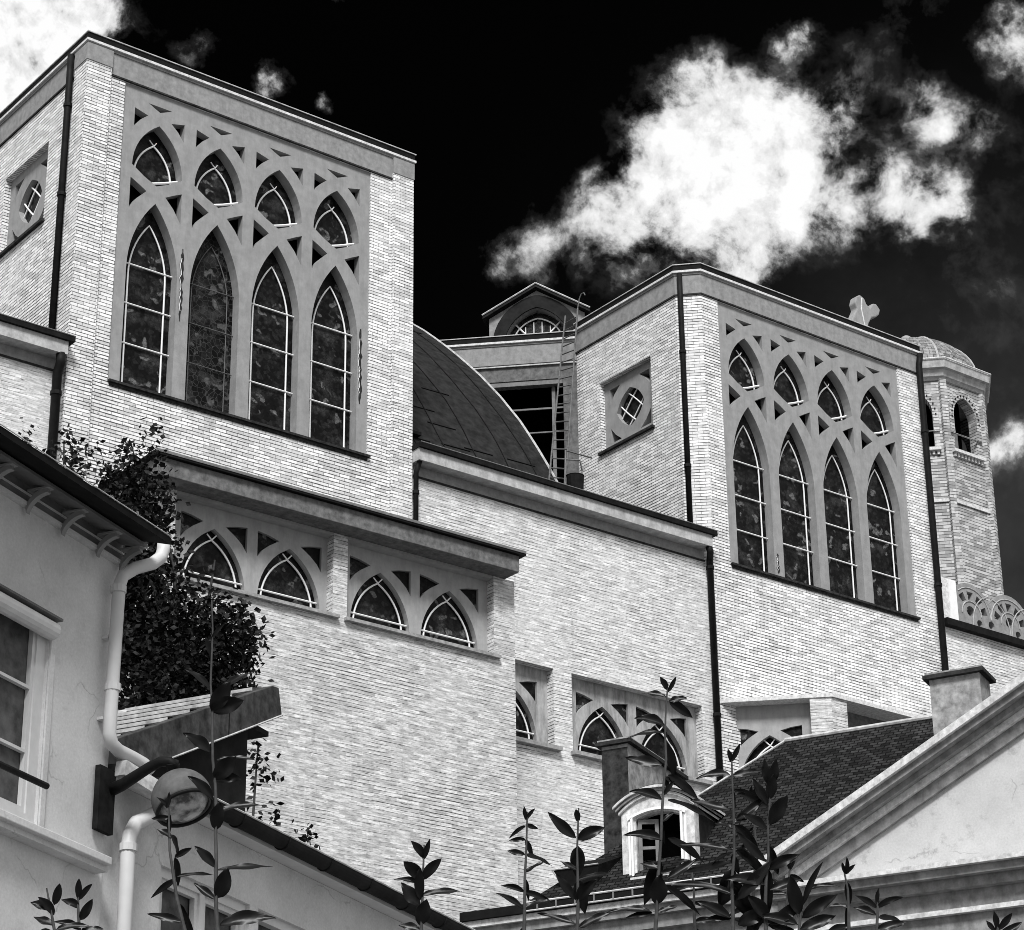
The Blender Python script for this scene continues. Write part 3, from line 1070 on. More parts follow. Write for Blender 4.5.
# ---- low wall and pierced balustrade to the right of the right tower
bw_ = MB()
bw_.box(39.87, 52.0, FY + 0.02, FY + 0.42, 0, 21.5)
part(bw_, 'nave_wall', 'brick_nave')
bf = part(MB().box(39.95, 52.0, FY - 0.14, FY + 0.35, 21.502, 21.66), 'balustrade_base', 'dark_metal')
bal = MB()
outer = [(40.47, 21.664)]
holes = []
xx = 40.47
outer = [(40.47, 21.664), (51.2, 21.664)]
top = []
for k in range(8):
    cx = 40.95 + 1.28 * k
    for i in range(13):
        a = PI * (i + 1.6) / 15.2
        x_ = cx - 0.70 * math.cos(a)
        if x_ > 40.48:
            top.append((x_, 22.02 + 0.72 * math.sin(a)))
    for i in range(5):
        a0, a1 = PI * (i + 0.2) / 5, PI * (i + 0.8) / 5
        r0, r1 = 0.34, 0.54
        pts = [(cx - rr_ * math.cos(a), 22.0 + rr_ * math.sin(a)) for rr_, a in ((r0, a0), (r0, a1), (r1, a1), (r1, a0))]
        if min(p[0] for p in pts) > 40.53:
            holes.append(pts)
    for (dx, dz, rr_) in ((-0.02, 22.06, 0.13), (0.64, 21.86, 0.10), (0.25, 21.82, 0.09)):
        holes.append([(cx + dx + rr_ * math.cos(2 * PI * i / 10), dz + rr_ * math.sin(2 * PI * i / 10)) for i in range(10)])
outer = [(40.47, 21.664), (51.1, 21.664)] + list(reversed(top))
bal.prism(outer, holes, front(FY), 0.02, 0.16)
bb = part(bal, 'pierced_balustrade', 'frieze')
MB().box(39.98, 40.46, FY - 0.02, FY + 0.3, 21.664, 22.68).build('end_post', M['lip'], bb)
MB().box(40.2, 40.43, FY - 0.05, FY - 0.022, 21.70, 22.66).build('post_panel', M['white_bar'], bb)
for k in range(8):
    cx = 40.95 + 1.28 * k
    for r_ in (0.30, 0.60):
        pts_ = [(cx - r_ * 1.05 * math.cos(PI * i / 14), FY + 0.012, 21.98 + r_ * 1.08 * math.sin(PI * i / 14)) for i in range(15)]
        pts_ = [p for p in pts_ if p[0] > 40.5]
        MB().tube(pts_, 0.013, 5).build('balustrade_moulding', M['fascia'], bb)
    cb = cx + 0.64
    MB().tube([(cb - 0.62 * math.cos(PI * i / 14), FY + 0.010, 21.72 + 0.80 * math.sin(PI * i / 14)) for i in range(15)], 0.013, 5).build('balustrade_moulding', M['fascia'], bb)
MB().box(40.6, 51.0, FY + 0.40, FY + 0.42, 21.67, 22.3).build('balustrade_lining', M['canopy'], bb)

# ---- vaulted lead roof between the towers
vprof = [(36.5, 21.9), (36.75, 22.35), (37.1, 22.95), (37.5, 23.58), (38.1, 24.46), (38.86, 25.40), (39.66, 26.28), (40.6, 27.20), (41.56, 28.06), (42.5, 28.80)]
vm = MB()
VX = [25.45, 26.5, 27.6, 28.7, 29.72]
vs = [(x, y, z) for x in VX for y, z in vprof]
n = len(vprof)
fs = [(i * n + j, (i + 1) * n + j, (i + 1) * n + j + 1, i * n + j + 1) for i in range(len(VX) - 1) for j in range(n - 1)]
vm.add(vs, fs)
vm.add([(29.72, y, z) for y, z in vprof] + [(29.72, 42.5, 21.9)], [tuple(range(n + 1))])
vr = part(vm, 'vault_roof', 'lead', smooth=False)
sm = MB()


def vpt(x, t, d=0.01):
    k = t * (n - 1)
    i = min(int(k), n - 2)
    y, z = Vector(vprof[i]).lerp(Vector(vprof[i + 1]), k - i)
    return (x, y - d * 0.7, z + d * 0.7)


for k, x in enumerate([26.1, 26.9, 27.7, 28.5, 29.2]):
    MB().tube([vpt(x + 0.03 * math.sin(j * 0.9 + k), j / 16) for j in range(17)], 0.012, 5).build('standing_seam', M['dark_metal'], vr)
for k in range(11):
    xa = rng.uniform(25.5, 29.2)
    t = rng.uniform(0.1, 0.85)
    MB().tube([vpt(xa, t), vpt(xa + 0.72, t + 0.005)], 0.012, 5).build('sheet_joint', M['dark_metal'], vr)
MB().tube([vpt(29.72, j / 20) for j in range(2, 20)], 0.028, 6).build('vault_edge', M['lead_light'], vr)
MB().box(26.0, 26.25, 36.85, 37.0, 22.75, 22.82).build('roof_vent', M['dark_metal'], vr)
MB().box(27.6, 27.9, 39.9, 40.1, 26.95, 27.05).build('roof_vent', M['dark_metal'], vr)
MB().tube([vpt(25.4 + 1.1 * i, 0.985, 0.05) for i in range(4)], 0.035, 6).build('ridge_flashing', M['lead_light'], vr)

# ---- canted nave wall with a big dark opening behind the vault
NP = Vector((32.72, 39.85, 0))


def cant(u, d, w):
    return (NP.x - u * k2 + d * k2, NP.y + u * k2 + d * k2, w)


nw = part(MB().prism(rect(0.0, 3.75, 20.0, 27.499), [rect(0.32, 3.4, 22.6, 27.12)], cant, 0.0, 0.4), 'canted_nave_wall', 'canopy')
MB().prism(rect(0.2, 3.6, 22.0, 27.5), [], cant, 1.2, 1.25).build('dark_interior', M['void'], nw)
fm = MB()
fm.prism(rect(0.52, 0.60, 22.6, 27.11), [], cant, 0.15, 0.22)
fm.prism(rect(0.33, 3.39, 26.44, 26.48), [], cant, 0.16, 0.2)
fm.prism(rect(0.33, 3.39, 25.85, 25.88), [], cant, 0.16, 0.2)
fm.prism(rect(0.33, 3.39, 27.0, 27.11), [], cant, 0.02, 0.2)
fm.build('opening_frame', M['grey_metal'], nw)
MB().prism(rect(0.0, 3.75, 27.47, 27.50), [], cant, -0.05, -0.017).build('string_course', M['lead_light'], nw)
nr = part(MB().add([(29.3, 43.2, 28.24), (32.9, 39.95, 28.24), (38.0, 44.0, 28.5), (32.0, 50.0, 28.5)], [(0, 1, 2, 3)]), 'nave_roof', 'lead')

# ---- gabled dormer on the nave roof
GP = Vector((34.42, 41.62, 0))


def gab(u, d, w):
    return (GP.x - u * k2 + d * k2, GP.y + u * k2 + d * k2, w)


gc = 1.13
ao = arch(gc, 0.80, 28.5, 29.25, 30.27)
gw = MB()
gw.prism([(gc - 1.16, 28.3), (gc + 1.16, 28.3), (gc + 1.16, 30.05), (gc, 30.74), (gc - 1.16, 30.05)], [[(p[0], max(p[1], 28.501)) for p in ao]], gab, 0.0, 2.8)
gd = part(gw, 'gabled_dormer', 'frieze')
ring = MB()
ring.prism([(p[0], p[1]) for p in arch(gc, 1.08, 28.52, 29.3, 30.60)], [[(p[0], max(p[1], 28.53)) for p in arch(gc, 0.80, 28.53, 29.25, 30.27)]], gab, -0.05, -0.002)
ring.build('arch_ring', M['panel_dark'], gd)
MB().prism(arch(gc, 0.81, 28.5, 29.25, 30.28), [], gab, 0.25, 0.27).build('stained_glass', M['glass_leaded'], gd)
b = MB()
for u in (-0.3, -0.1, 0.1, 0.3):
    b.tube([gab(gc + u, 0.22, 28.6), gab(gc + u, 0.22, 30.05 - abs(u) * 0.6)], 0.012, 5)
b.tube([gab(x, 0.2, z) for x, z in archline(gc, 0.62, 29.35, 30.08)], 0.02, 6)
b.tube([gab(gc - 0.55, 0.19, 29.95), gab(gc - 0.15, 0.19, 29.5)], 0.02, 6)
b.tube([gab(gc + 0.55, 0.19, 29.95), gab(gc + 0.15, 0.19, 29.5)], 0.02, 6)
b.build('glazing_bar', M['white_bar'], gd)
rf = MB()
for s in (-1, 1):
    e0, e1 = (gc + s * 1.30, 29.99), (gc, 30.765)
    vs = []
    for (u, z) in (e0, e1):
        for dz in (0, 0.09):
            for d in (-0.16, 3.0):
                vs.append(gab(u, d, z + dz))
    rf.add(vs, [(0, 1, 3, 2), (4, 6, 7, 5), (0, 4, 5, 1), (2, 3, 7, 6), (0, 2, 6, 4), (1, 5, 7, 3)])
rf.build('dormer_roof', M['lead'], gd)
vg = MB()
for s in (-1, 1):
    vg.tube([gab(gc + s * 1.31, -0.17, 30.085), gab(gc, -0.17, 30.86)], 0.022, 6)
vg.build('verge_strip', M['lead_light'], gd)

# ---- stone cross on the right tower's roof edge
cr = MB()
cpts = [(37.95, 28.50), (38.12, 28.78), (38.29, 29.10), (38.24, 29.24), (38.30, 29.42), (38.42, 29.50), (38.57, 29.44), (38.62, 29.32), (38.72, 29.25), (38.83, 29.40),
        (38.96, 29.42), (39.07, 29.30), (39.02, 29.16), (38.92, 29.07), (38.76, 29.00), (38.64, 28.80), (38.60, 28.50)]
cr.prism(cpts, [], front(36.3), 0.0, 0.22)
cx_ = part(cr, 'roof_cross', 'tracery', bevel=0.03)
MB().tube([(38.46, 36.29, 29.42), (38.42, 36.29, 29.1), (38.52, 36.29, 28.55)], 0.02, 5).build('edge_moulding', M['lip'], cx_)

# ---- octagonal stair turret with a scaled dome
TCX, TCY, TAP = 44.15, 40.20, 1.70


def octa(ap, z, rot=0.0, cx=TCX, cy=TCY):
    r = ap / math.cos(PI / 8)
    return [(cx + r * math.cos(PI / 8 + PI / 4 * i), cy + r * math.sin(PI / 8 + PI / 4 * i), z) for i in range(8)]


def octface(i):
    """frame of face i: u from its centre, d inwards, w up"""
    a = PI / 4 * i
    nx, ny = math.cos(a), math.sin(a)

    def fr(u, d, w):
        return (TCX + nx * (TAP - d) - ny * u, TCY + ny * (TAP - d) + nx * u, w)
    return fr


HS = TAP * math.tan(PI / 8)
tw = MB()
for i in range(8):
    h = [[(x, max(z, 27.75)) for x, z in arch(0.0, 0.41, 27.75, 28.72, 29.28, 8)]]
    tw.prism([(-HS, 20.0), (HS, 20.0), (HS, 29.60), (-HS, 29.60)], h, octface(i), 0.0, 0.22)
tur = part(tw, 'stair_turret', 'brick_turret')
for i in range(8):
    a = PI / 8 + PI / 4 * i
    r = TAP / math.cos(PI / 8)
    c = Vector((TCX + r * math.cos(a), TCY + r * math.sin(a), 0))
    q = MB()
    q.ring_loft([[(c.x + 0.12 * math.cos(a + PI / 4 + PI / 2 * j), c.y + 0.12 * math.sin(a + PI / 4 + PI / 2 * j), z) for j in range(4)] for z in (20.0, 29.60)])
    q.build('turret_rib', M['brick_turret'], tur)
for i in range(8):
    fr = octface(i)
    rg = MB()
    rg.prism(arch(0.0, 0.56, 28.2, 28.74, 29.50, 8), [[(x, max(z, 28.21)) for x, z in arch(0.0, 0.41, 28.21, 28.72, 29.28, 8)]], fr, -0.05, -0.002)
    ro = rg.build('arch_ring', M['brick_turret'], tur)
    tk = MB()
    for k in range(15):
        a = PI * k / 14
        p = Vector((0.49 * math.cos(a), 0.74 * math.sin(a)))
        tk.box(p.x - 0.018, p.x + 0.018, -0.075, -0.052, 28.66 + p.y * 0.9 - 0.018, 28.66 + p.y * 0.9 + 0.018, fr)
    tk.build('dog_tooth', M['sill'], ro)
    sl = MB()
    sl.box(-0.55, 0.55, -0.12, 0.1, 27.66, 27.74, fr)
    so = sl.build('turret_sill', M['lip'], tur)
    dt = MB()
    for k in range(9):
        u = -0.48 + 0.12 * k
        dt.box(u - 0.03, u + 0.03, -0.06, -0.002, 27.56, 27.655, fr)
    dt.build('dentil', M['lip'], so)
    MB().prism(rect(-HS, HS, 26.28, 26.36), [], fr, -0.04, -0.002).build('brick_band', M['lip'], tur)
    MB().prism(rect(-0.3, 0.05, 27.75, 28.45), [], fr, 0.30, 0.34).build('louvre_panel', M['grey_metal'], tur)
MB().ring_loft([octa(1.15, 22), octa(1.15, 29.5)]).build('turret_dark_fill', M['void'], tur)  # black fill added so the belfry openings look unlit inside
tcor = MB()
tcor.ring_loft([octa(1.74, 29.60), octa(1.78, 29.66), octa(1.82, 29.68), octa(1.87, 29.84), octa(1.95, 29.86), octa(1.98, 30.06), octa(1.95, 30.10)])
tc_ = tcor.build('turret_cornice', M['fascia'], tur)
rim = MB()
pts = octa(2.0, 30.09)
rim.tube(pts, 0.022, 6, closed=True)
rim.build('cornice_rim', M['lip'], tc_)
dm = MB()
rings = []
for k in range(13):
    a = (PI / 2) * k / 12
    rr_ = max(1.80 * math.cos(a), 0.04)
    rings.append([(TCX + rr_ * math.cos(PI / 8 + PI / 12 * i), TCY + rr_ * math.sin(PI / 8 + PI / 12 * i), 30.10 + 1.36 * math.sin(a)) for i in range(24)])
dm.ring_loft(rings)
dmo = dm.build('turret_dome', M['dome_tiles'], tur)
rbm = MB()
for i in range(8):
    rbm = MB()
    rbm.tube([rings[k][i * 3] for k in range(13)], 0.030, 5)
    rbm.build('dome_rib', M['fascia'], dmo)
bl_ = MB()
br_ = []
for k in range(9):
    a = -PI / 2 + PI * k / 8
    br_.append([(TCX + max(0.17 * math.cos(a), 0.004) * math.cos(2 * PI * j / 14), TCY + max(0.17 * math.cos(a), 0.004) * math.sin(2 * PI * j / 14), 31.60 + 0.17 * math.sin(a)) for j in range(14)])
bl_.ring_loft(br_)
bl_.build('ball_finial', M['tracery'], tur, smooth=True)

# ---- little slab seen behind the left tower's far corner
sl = MB()
q0, q1 = at(-12, 107, 53.5), at(16, 130, 54.2)
sl.add([q0, q1, q1 + Vector((0, 0, -0.28)), q0 + Vector((0, 0, -0.28)), q0 + Vector((0.3, 0.8, 0)), q1 + Vector((0.1, 0.5, 0)), q1 + Vector((0.1, 0.5, -0.28)), q0 + Vector((0.3, 0.8, -0.28))],
       [(0, 1, 2, 3), (4, 7, 6, 5), (0, 4, 5, 1), (3, 2, 6, 7), (1, 5, 6, 2), (0, 3, 7, 4)])
part(sl, 'side_roof_edge', 'grey_metal')

# ---- ladder leaning from the eaves up to the tower roof, bucket and hoop at its foot
lad = thing('ladder', 'long metal ladder leaning from the eaves gutter against the right tower', 'ladder', (29.2, 36.4, 21.95))
a0, a1 = Vector((29.0, 36.35, 21.96)), Vector((32.46, 39.9, 28.62))
b0, b1 = Vector((29.36, 36.25, 21.96)), Vector((32.46, 39.45, 28.62))
for p, q in ((a0, a1), (b0, b1)):
    MB().tube([p, q], 0.020, 6).build('rail', M['iron'], lad)
for i in range(1, 21):
    t = i / 21
    MB().tube([a0.lerp(a1, t), b0.lerp(b1, t)], 0.015, 5).build('rung', M['iron'], lad)
hk = b1 + Vector((0, 0, 0))
MB().tube([hk, hk + Vector((0.02, -0.05, 0.25)), hk + Vector((0.03, -0.11, 0.34)), hk + Vector((0.04, -0.19, 0.34)), hk + Vector((0.04, -0.23, 0.26))], 0.014, 6).build('handhold', M['iron'], lad)
gr = MB()
gr.tube([(29.55, 36.5, 21.95), (29.62, 36.5, 23.2), (30.35, 36.55, 23.25)], 0.018, 6)
gr.tube([(29.62, 36.5, 23.0), (29.95, 36.45, 23.05), (30.05, 36.5, 22.85), (30.02, 36.5, 22.0)], 0.018, 6)
tag(gr.build('guard_rail', M['grey_metal']), 'bent thin guard rail beside the foot of the ladder', 'guard rail')
bk = MB()
bk.ring_loft([[(29.85 + r * math.cos(2 * PI * j / 14), 36.5 + r * math.sin(2 * PI * j / 14), z) for j in range(14)] for r, z in ((0.15, 21.96), (0.19, 22.66), (0.20, 22.68))])
tag(bk.build('bucket', M['dark_metal']), 'black bucket standing on the eaves gutter by the ladder foot', 'bucket')

# ================================================================== THE LEFT HOUSE
HA = R(28.2)
HC = Vector((9.44, 17.63, 0.0))
hd, ho = Vector((math.cos(HA), math.sin(HA), 0)), Vector((math.sin(HA), -math.cos(HA), 0))


def H(s, t, z):
    """s along the wall to the right of the corner, t towards the street, z up"""
    p = HC + hd * s + ho * t
    return (p.x, p.y, z)


def HF(u, d, w):
    return H(u, -d, w)


house = thing('rendered_house', 'grey rendered house at left with bracketed eaves and a shuttered window', 'house', HC, HA)


def hp(mb, name, mat, parent=house, **k):
    return mb.build(name, M[mat], parent, **k)


hp(MB().prism([(-6, 0), (0, 0), (0, 10.2), (-6, 10.2)], [rect(-2.3, -0.93, 7.22, 8.90)], HF, 0.0, 0.35), 'wall', 'render_wall')
MBs = MB()
MBs.box(-0.35, 0, -5.0, -0.352, 0, 10.2, H)
hp(MBs, 'wall', 'render_wall')
rf = MB()
rf.add([H(-6, 0.56, 9.825), H(-0.09, 0.56, 9.825), H(-0.02, -3.2, 11.0), H(-6, -3.2, 11.0), H(-6, 0.56, 9.765), H(-0.09, 0.56, 9.765), H(-0.02, -3.2, 10.93), H(-6, -3.2, 10.93)],
       [(0, 1, 2, 3), (4, 7, 6, 5), (0, 4, 5, 1), (1, 5, 6, 2), (2, 6, 7, 3), (3, 7, 4, 0)])
ro = hp(rf, 'roof', 'roof_dark')
MB().tube([H(-6, 0.565, 9.832), H(-0.09, 0.565, 9.832)], 0.005, 6).build('eave_rim', M['lead_light'], ro)
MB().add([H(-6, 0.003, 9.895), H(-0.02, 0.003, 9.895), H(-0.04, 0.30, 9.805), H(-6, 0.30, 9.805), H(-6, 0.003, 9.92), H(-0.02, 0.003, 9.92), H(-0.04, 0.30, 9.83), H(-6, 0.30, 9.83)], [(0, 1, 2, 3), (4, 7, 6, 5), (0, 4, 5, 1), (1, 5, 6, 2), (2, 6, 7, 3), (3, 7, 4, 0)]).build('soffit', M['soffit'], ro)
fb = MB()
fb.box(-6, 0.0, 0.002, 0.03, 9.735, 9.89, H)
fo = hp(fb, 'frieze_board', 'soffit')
MB().box(-6, 0.01, 0.002, 0.05, 9.70, 9.734, H).build('frieze_moulding', M['render_wall'], fo)
MB().box(-6, 0.005, 0.031, 0.042, 9.80, 9.815, H).build('frieze_bead', M['render_wall'], fo)


def bracket(s):
    """curved eaves console"""
    pr_ = []
    for i in range(9):
        a = PI / 2 * i / 8
        pr_.append((0.035 + 0.19 * (1 - math.cos(a)) ** 0.9, 9.68 + 0.145 * math.sin(a) ** 1.1))
    low = [(t + 0.012, z - 0.045) for t, z in pr_]
    poly = pr_ + list(reversed(low))
    mb = MB()
    mb.prism(poly, [], lambda u, d, w: H(s + d, u, w), 0.0, 0.05)
    mb.box(s - 0.012, s + 0.062, 0.05, 0.26, 9.815, 9.83, H)
    return hp(mb, 'eaves_bracket', 'soffit_light')


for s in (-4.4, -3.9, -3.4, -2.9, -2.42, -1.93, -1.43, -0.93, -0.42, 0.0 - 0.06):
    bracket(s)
# window
wf = hp(MB().prism(rect(-2.3, -0.93, 7.22, 8.90), [rect(-2.26, -1.05, 7.28, 8.85)], HF, 0.03, 0.11), 'window', 'render_white')
ms = MB()
for (a, b) in ((-2.26, -1.67), (-1.64, -1.05)):
    ms.prism(rect(a, b, 7.28, 8.85), [rect(a + 0.04, b - 0.04, 7.33, 7.76), rect(a + 0.04, b - 0.04, 7.785, 8.28), rect(a + 0.04, b - 0.04, 8.305, 8.82)], HF, 0.045, 0.085)
ms.build('sash', M['render_white'], wf)
MB().prism(rect(-2.28, -0.97, 7.25, 8.88), [], HF, 0.09, 0.10).build('curtained_glass', M['curtain'], wf)
sr = MB()
sr.tube([H(-2.3, 0.03, 8.80), H(-0.93, 0.03, 8.80)], 0.075, 14)
sr.build('shutter_roll', M['render_white'], wf)
MB().box(-2.3, -0.90, 0.002, 0.10, 8.885, 8.905, H).build('lintel_edge', M['soffit'], wf)
arx = MB()
arx.box(-0.925, -0.865, 0.002, 0.02, 7.145, 8.88, H)
arx.build('architrave', M['render_wall'], wf)
MB().tube([H(-2.4, 0.16, 7.47), H(-1.06, 0.16, 7.47)], 0.026, 10).build('window_rail', M['pipe_dark'], wf)
lg = hp(MB().box(-6, -0.12, 0.002, 0.17, 7.075, 7.14, H), 'ledge', 'render_wall', bevel=0.008)
MB().box(-6, -0.10, 0.002, 0.12, 7.03, 7.079, H).build('ledge_moulding', M['render_wall'], lg)
dp = MB()
pp = [H(0.19, 0.31, 9.93), H(0.185, 0.31, 9.86), H(0.16, 0.305, 9.79), H(0.08, 0.28, 9.71), H(-0.06, 0.2, 9.63), H(-0.13, 0.13, 9.55), H(-0.15, 0.11, 9.45), H(-0.155, 0.11, 9.2), H(-0.17, 0.11, 8.3), H(-0.17, 0.11, 8.16),
      H(-0.13, 0.11, 8.09), H(-0.02, 0.11, 8.06), H(0.20, 0.11, 8.06), H(0.34, 0.12, 8.05), H(0.42, 0.14, 8.0)]
dp.tube(pp, 0.056, 12)
do = hp(dp, 'downpipe', 'white_pvc', smooth=True)
for z in (9.0, 8.3):
    MB().box(-0.20, -0.12, 0.002, 0.06, z - 0.012, z + 0.012, H).build('pipe_clip', M['white_pvc'], do)
for z in (9.42, 8.56):
    MB().tube([H(-0.16, 0.11, z - 0.03), H(-0.16, 0.11, z + 0.03)], 0.068, 12).build('collar', M['white_pvc'], do)
MB().box(-0.21, 0.02, 0.02, 0.07, 7.37, 7.90, H).build('bracket_board', M['timber_dark'], house)

# ---- street lamp on the corner board
lamp = thing('wall_lamp', 'round grey street lamp on a swan-neck arm from the corner board', 'street lamp', H(-0.1, 0.08, 7.6), HA)
am = MB()
am.tube([at(109, 791, 19.98), at(122, 785, 19.86), at(136, 776, 19.74), at(150, 767, 19.62), at(161, 761.5, 19.54), at(170, 761.5, 19.5), at(177, 767, 19.5)], 0.055, 10, 0.036)
am.build('arm', M['pipe_dark'], lamp, smooth=True)
LC = at(182, 799, 19.5)
ax = (Vector((0, 0, 1)) * 0.90 + Vector((FWD.x, FWD.y, 0)) * 0.30 - RIGHT * 0.34).normalized()     # axis of the tilted globe
nk = MB()
nk.tube([at(172, 762, 19.5), LC + ax * 0.235], 0.055, 12)
nk.build('neck', M['pipe_dark'], lamp)
ux = ax.cross(Vector((0, 1, 0))).normalized()
uy = ax.cross(ux)


def lathe(mb, prof, nn=32):
    mb.ring_loft([[LC + ux * (r * math.cos(2 * PI * j / nn)) + uy * (r * math.sin(2 * PI * j / nn)) + ax * z for j in range(nn)] for r, z in prof], cap=False)
    return mb


RL = 0.243
CUT = R(112)
out_ = [(max(RL * math.sin(CUT * k / 14), 0.004), RL * math.cos(CUT * k / 14)) for k in range(15)]
inn = [((RL - 0.03) * math.sin(CUT * k / 10), (RL - 0.03) * math.cos(CUT * k / 10)) for k in range(10, 5, -1)]
lathe(MB(), out_ + inn).build('shade', M['lamp_metal'], lamp, smooth=True)
lens = Mat('lamp_lens', 0.15, 0.5)
lens.color(lens.ramp(lens.noise(9.0, 4, 0.6), [(0.38, 0.05), (0.60, 0.40)]))
M['lens'] = lens.m
lathe(MB(), [((RL - 0.032) * math.sin(CUT * 0.93), (RL - 0.03) * math.cos(CUT * 0.93)), (0.16, -0.115), (0.10, -0.14), (0.004, -0.15)]).build('glass_bowl', M['lens'], lamp, smooth=True)
rm = MB()
nn = 32
rm.tube([LC + ux * (RL * math.sin(CUT) * math.cos(2 * PI * j / nn)) + uy * (RL * math.sin(CUT) * math.sin(2 * PI * j / nn)) + ax * RL * math.cos(CUT) for j in range(nn)], 0.016, 6, closed=True)
rm.build('rim', M['pipe_dark'], lamp, smooth=True)

# ================================================================== LOW WING WITH THE GUTTER
wing = thing('low_wing', 'low grey rendered wing with long dark gutter beside the left house', 'outbuilding', H(0.05, 0, 0), HA)


def wp(mb, name, mat, parent=wing, **k):
    return mb.build(name, M[mat], parent, **k)


wp(MB().prism([(0.002, 0), (7.3, 0), (7.3, 7.86), (0.002, 7.86)], [rect(0.92, 2.40, 5.6, 7.36), rect(2.55, 3.6, 5.6, 7.36)], HF, 0.03, 0.3), 'wall', 'render_wall')
wp(MB().box(7.0, 7.3, -4, -0.301, 0, 7.86, H), 'wall', 'render_wall')
gt = MB()
gp = [(0.22 + 0.085 * math.cos(a), 7.955 + 0.098 * math.sin(a)) for a in [PI + PI * k / 10 for k in range(11)]]
gt.prism(gp, [], lambda u, d, w: H(d, u, w), 0.45, 7.4)
gto = wp(gt, 'gutter', 'panel_dark')
MB().tube([H(0.45, 0.305, 7.962), H(7.4, 0.305, 7.962)], 0.010, 6).build('gutter_rim', M['lead_light'], gto)
for k in range(9):
    s = 0.9 + 0.8 * k
    MB().tube([H(s, 0.22 + 0.09 * math.cos(a), 7.955 + 0.103 * math.sin(a)) for a in [PI + PI * j / 8 for j in range(9)]], 0.008, 5).build('gutter_hook', M['pipe_dark'], gto)
wp(MB().box(0.05, 7.35, -0.03, 0.13, 7.862, 7.90, H), 'eaves_soffit', 'render_white')
rfw = MB()
rfw.add([H(0.02, 0.14, 7.965), H(7.35, 0.14, 7.965), H(7.35, -4.0, 8.3), H(0.02, -4.0, 8.3), H(0.02, 0.14, 7.905), H(7.35, 0.14, 7.905), H(7.35, -4.0, 8.24), H(0.02, -4.0, 8.24)],
        [(0, 1, 2, 3), (4, 7, 6, 5), (0, 4, 5, 1), (1, 5, 6, 2), (2, 6, 7, 3), (3, 7, 4, 0)])
wp(rfw, 'roof', 'lead_panel')
wp(MB().add([H(0.0, 0.18, 7.98), H(0.52, 0.30, 7.86), H(0.40, 0.30, 7.74), H(0.0, 0.16, 7.86), H(0.0, 0.08, 7.98), H(0.52, 0.2, 7.86), H(0.40, 0.2, 7.74), H(0.0, 0.06, 7.86)],
            [(0, 1, 2, 3), (4, 7, 6, 5), (0, 4, 5, 1), (1, 5, 6, 2), (2, 6, 7, 3), (3, 7, 4, 0)]), 'flashing', 'lead_light')
w2 = wp(MB().prism(rect(0.92, 2.40, 5.6, 7.36), [rect(1.0, 1.62, 5.7, 7.28), rect(1.70, 2.32, 5.7, 7.28)], HF, 0.07, 0.15), 'window', 'render_white')
MB().prism(rect(0.95, 2.37, 5.65, 7.32), [], HF, 0.16, 0.17).build('curtained_glass', M['curtain'], w2)
for a, b_ in ((1.0, 1.62), (1.70, 2.32)):
    MB().prism(rect(a, b_, 5.7, 7.28), [rect(a + 0.05, b_ - 0.05, 5.75, 7.23)], HF, 0.09, 0.14).build('sash', M['render_wall'], w2)
w3 = wp(MB().prism(rect(2.55, 3.6, 5.6, 7.36), [rect(2.63, 3.5, 5.7, 7.28)], HF, 0.07, 0.15), 'window', 'render_white')
MB().prism(rect(2.58, 3.58, 5.65, 7.32), [], HF, 0.16, 0.17).build('curtained_glass', M['curtain'], w3)
dp = MB()
dp.tube([H(0.62, 0.22, 7.86), H(0.60, 0.20, 7.74), H(0.50, 0.14, 7.66), H(0.30, 0.10, 7.54), H(0.22, 0.10, 7.42), H(0.205, 0.10, 7.3), H(0.22, 0.10, 4.0)], 0.062, 12)
do = wp(dp, 'downpipe', 'white_pvc', smooth=True)
MB().tube([H(0.207, 0.10, 7.28), H(0.207, 0.10, 7.34)], 0.075, 12).build('collar', M['white_pvc'], do)

# ---- sloped gable with pale tile roof, rising behind the gutter
gable = thing('tiled_gable', 'dark sheeted lean-to gable with pale tiled roof behind the street lamp', 'gable', H(2.8, -1.0, 0), HA)
SL = 0.506


def gz(s):
    return 8.84 + (s - 1.87) * SL


mb = MB()
mb.prism([(1.2, 7.4), (4.02, 7.4), (4.02, gz(4.02) - 0.26), (1.2, gz(1.2) - 0.26)], [], HF, 1.06, 3.5)
mb.build('wall', M['panel_dark'], gable)
mb = MB()
mb.prism([(1.2, gz(1.2) - 0.28), (4.45, gz(4.45) - 0.28), (4.37, gz(4.37) + 0.03), (4.25, gz(4.25) + 0.075), (1.2, gz(1.2) + 0.11)], [], HF, 0.92, 1.06)
vb = mb.build('verge_board', M['lead_panel'], gable, bevel=0.006)
MB().tube([H(1.2, -0.915, gz(1.2) - 0.275), H(4.45, -0.915, gz(4.45) - 0.275)], 0.010, 5).build('verge_edge', M['lead_light'], vb)
MB().box(3.415, 3.425, -0.92, -0.914, gz(3.42) - 0.27, gz(3.42) - 0.01, H).build('sheet_joint', M['pipe_dark'], vb)
MB().box(4.03, 4.33, -1.3, -1.0, 9.62, gz(4.03) - 0.262, H).build('beam_end', M['panel_dark'], gable)
GT = 2.55
tr = MB()
for k in range(9):
    s0 = 1.0 + 0.385 * k
    s1 = s0 + 0.40
    tr.add([H(s0, -1.06, gz(s0) + 0.115), H(s0, -GT, gz(s0) + 0.115), H(s1, -GT, gz(s1) + 0.030), H(s1, -1.06, gz(s1) + 0.030),
            H(s0 + 0.01, -1.06, gz(s0) + 0.010), H(s0 + 0.01, -GT, gz(s0) + 0.010)], [(0, 1, 2, 3), (0, 4, 5, 1)])
tr.build('tile_roof', M['pale_tiles'], gable, recalc=False)
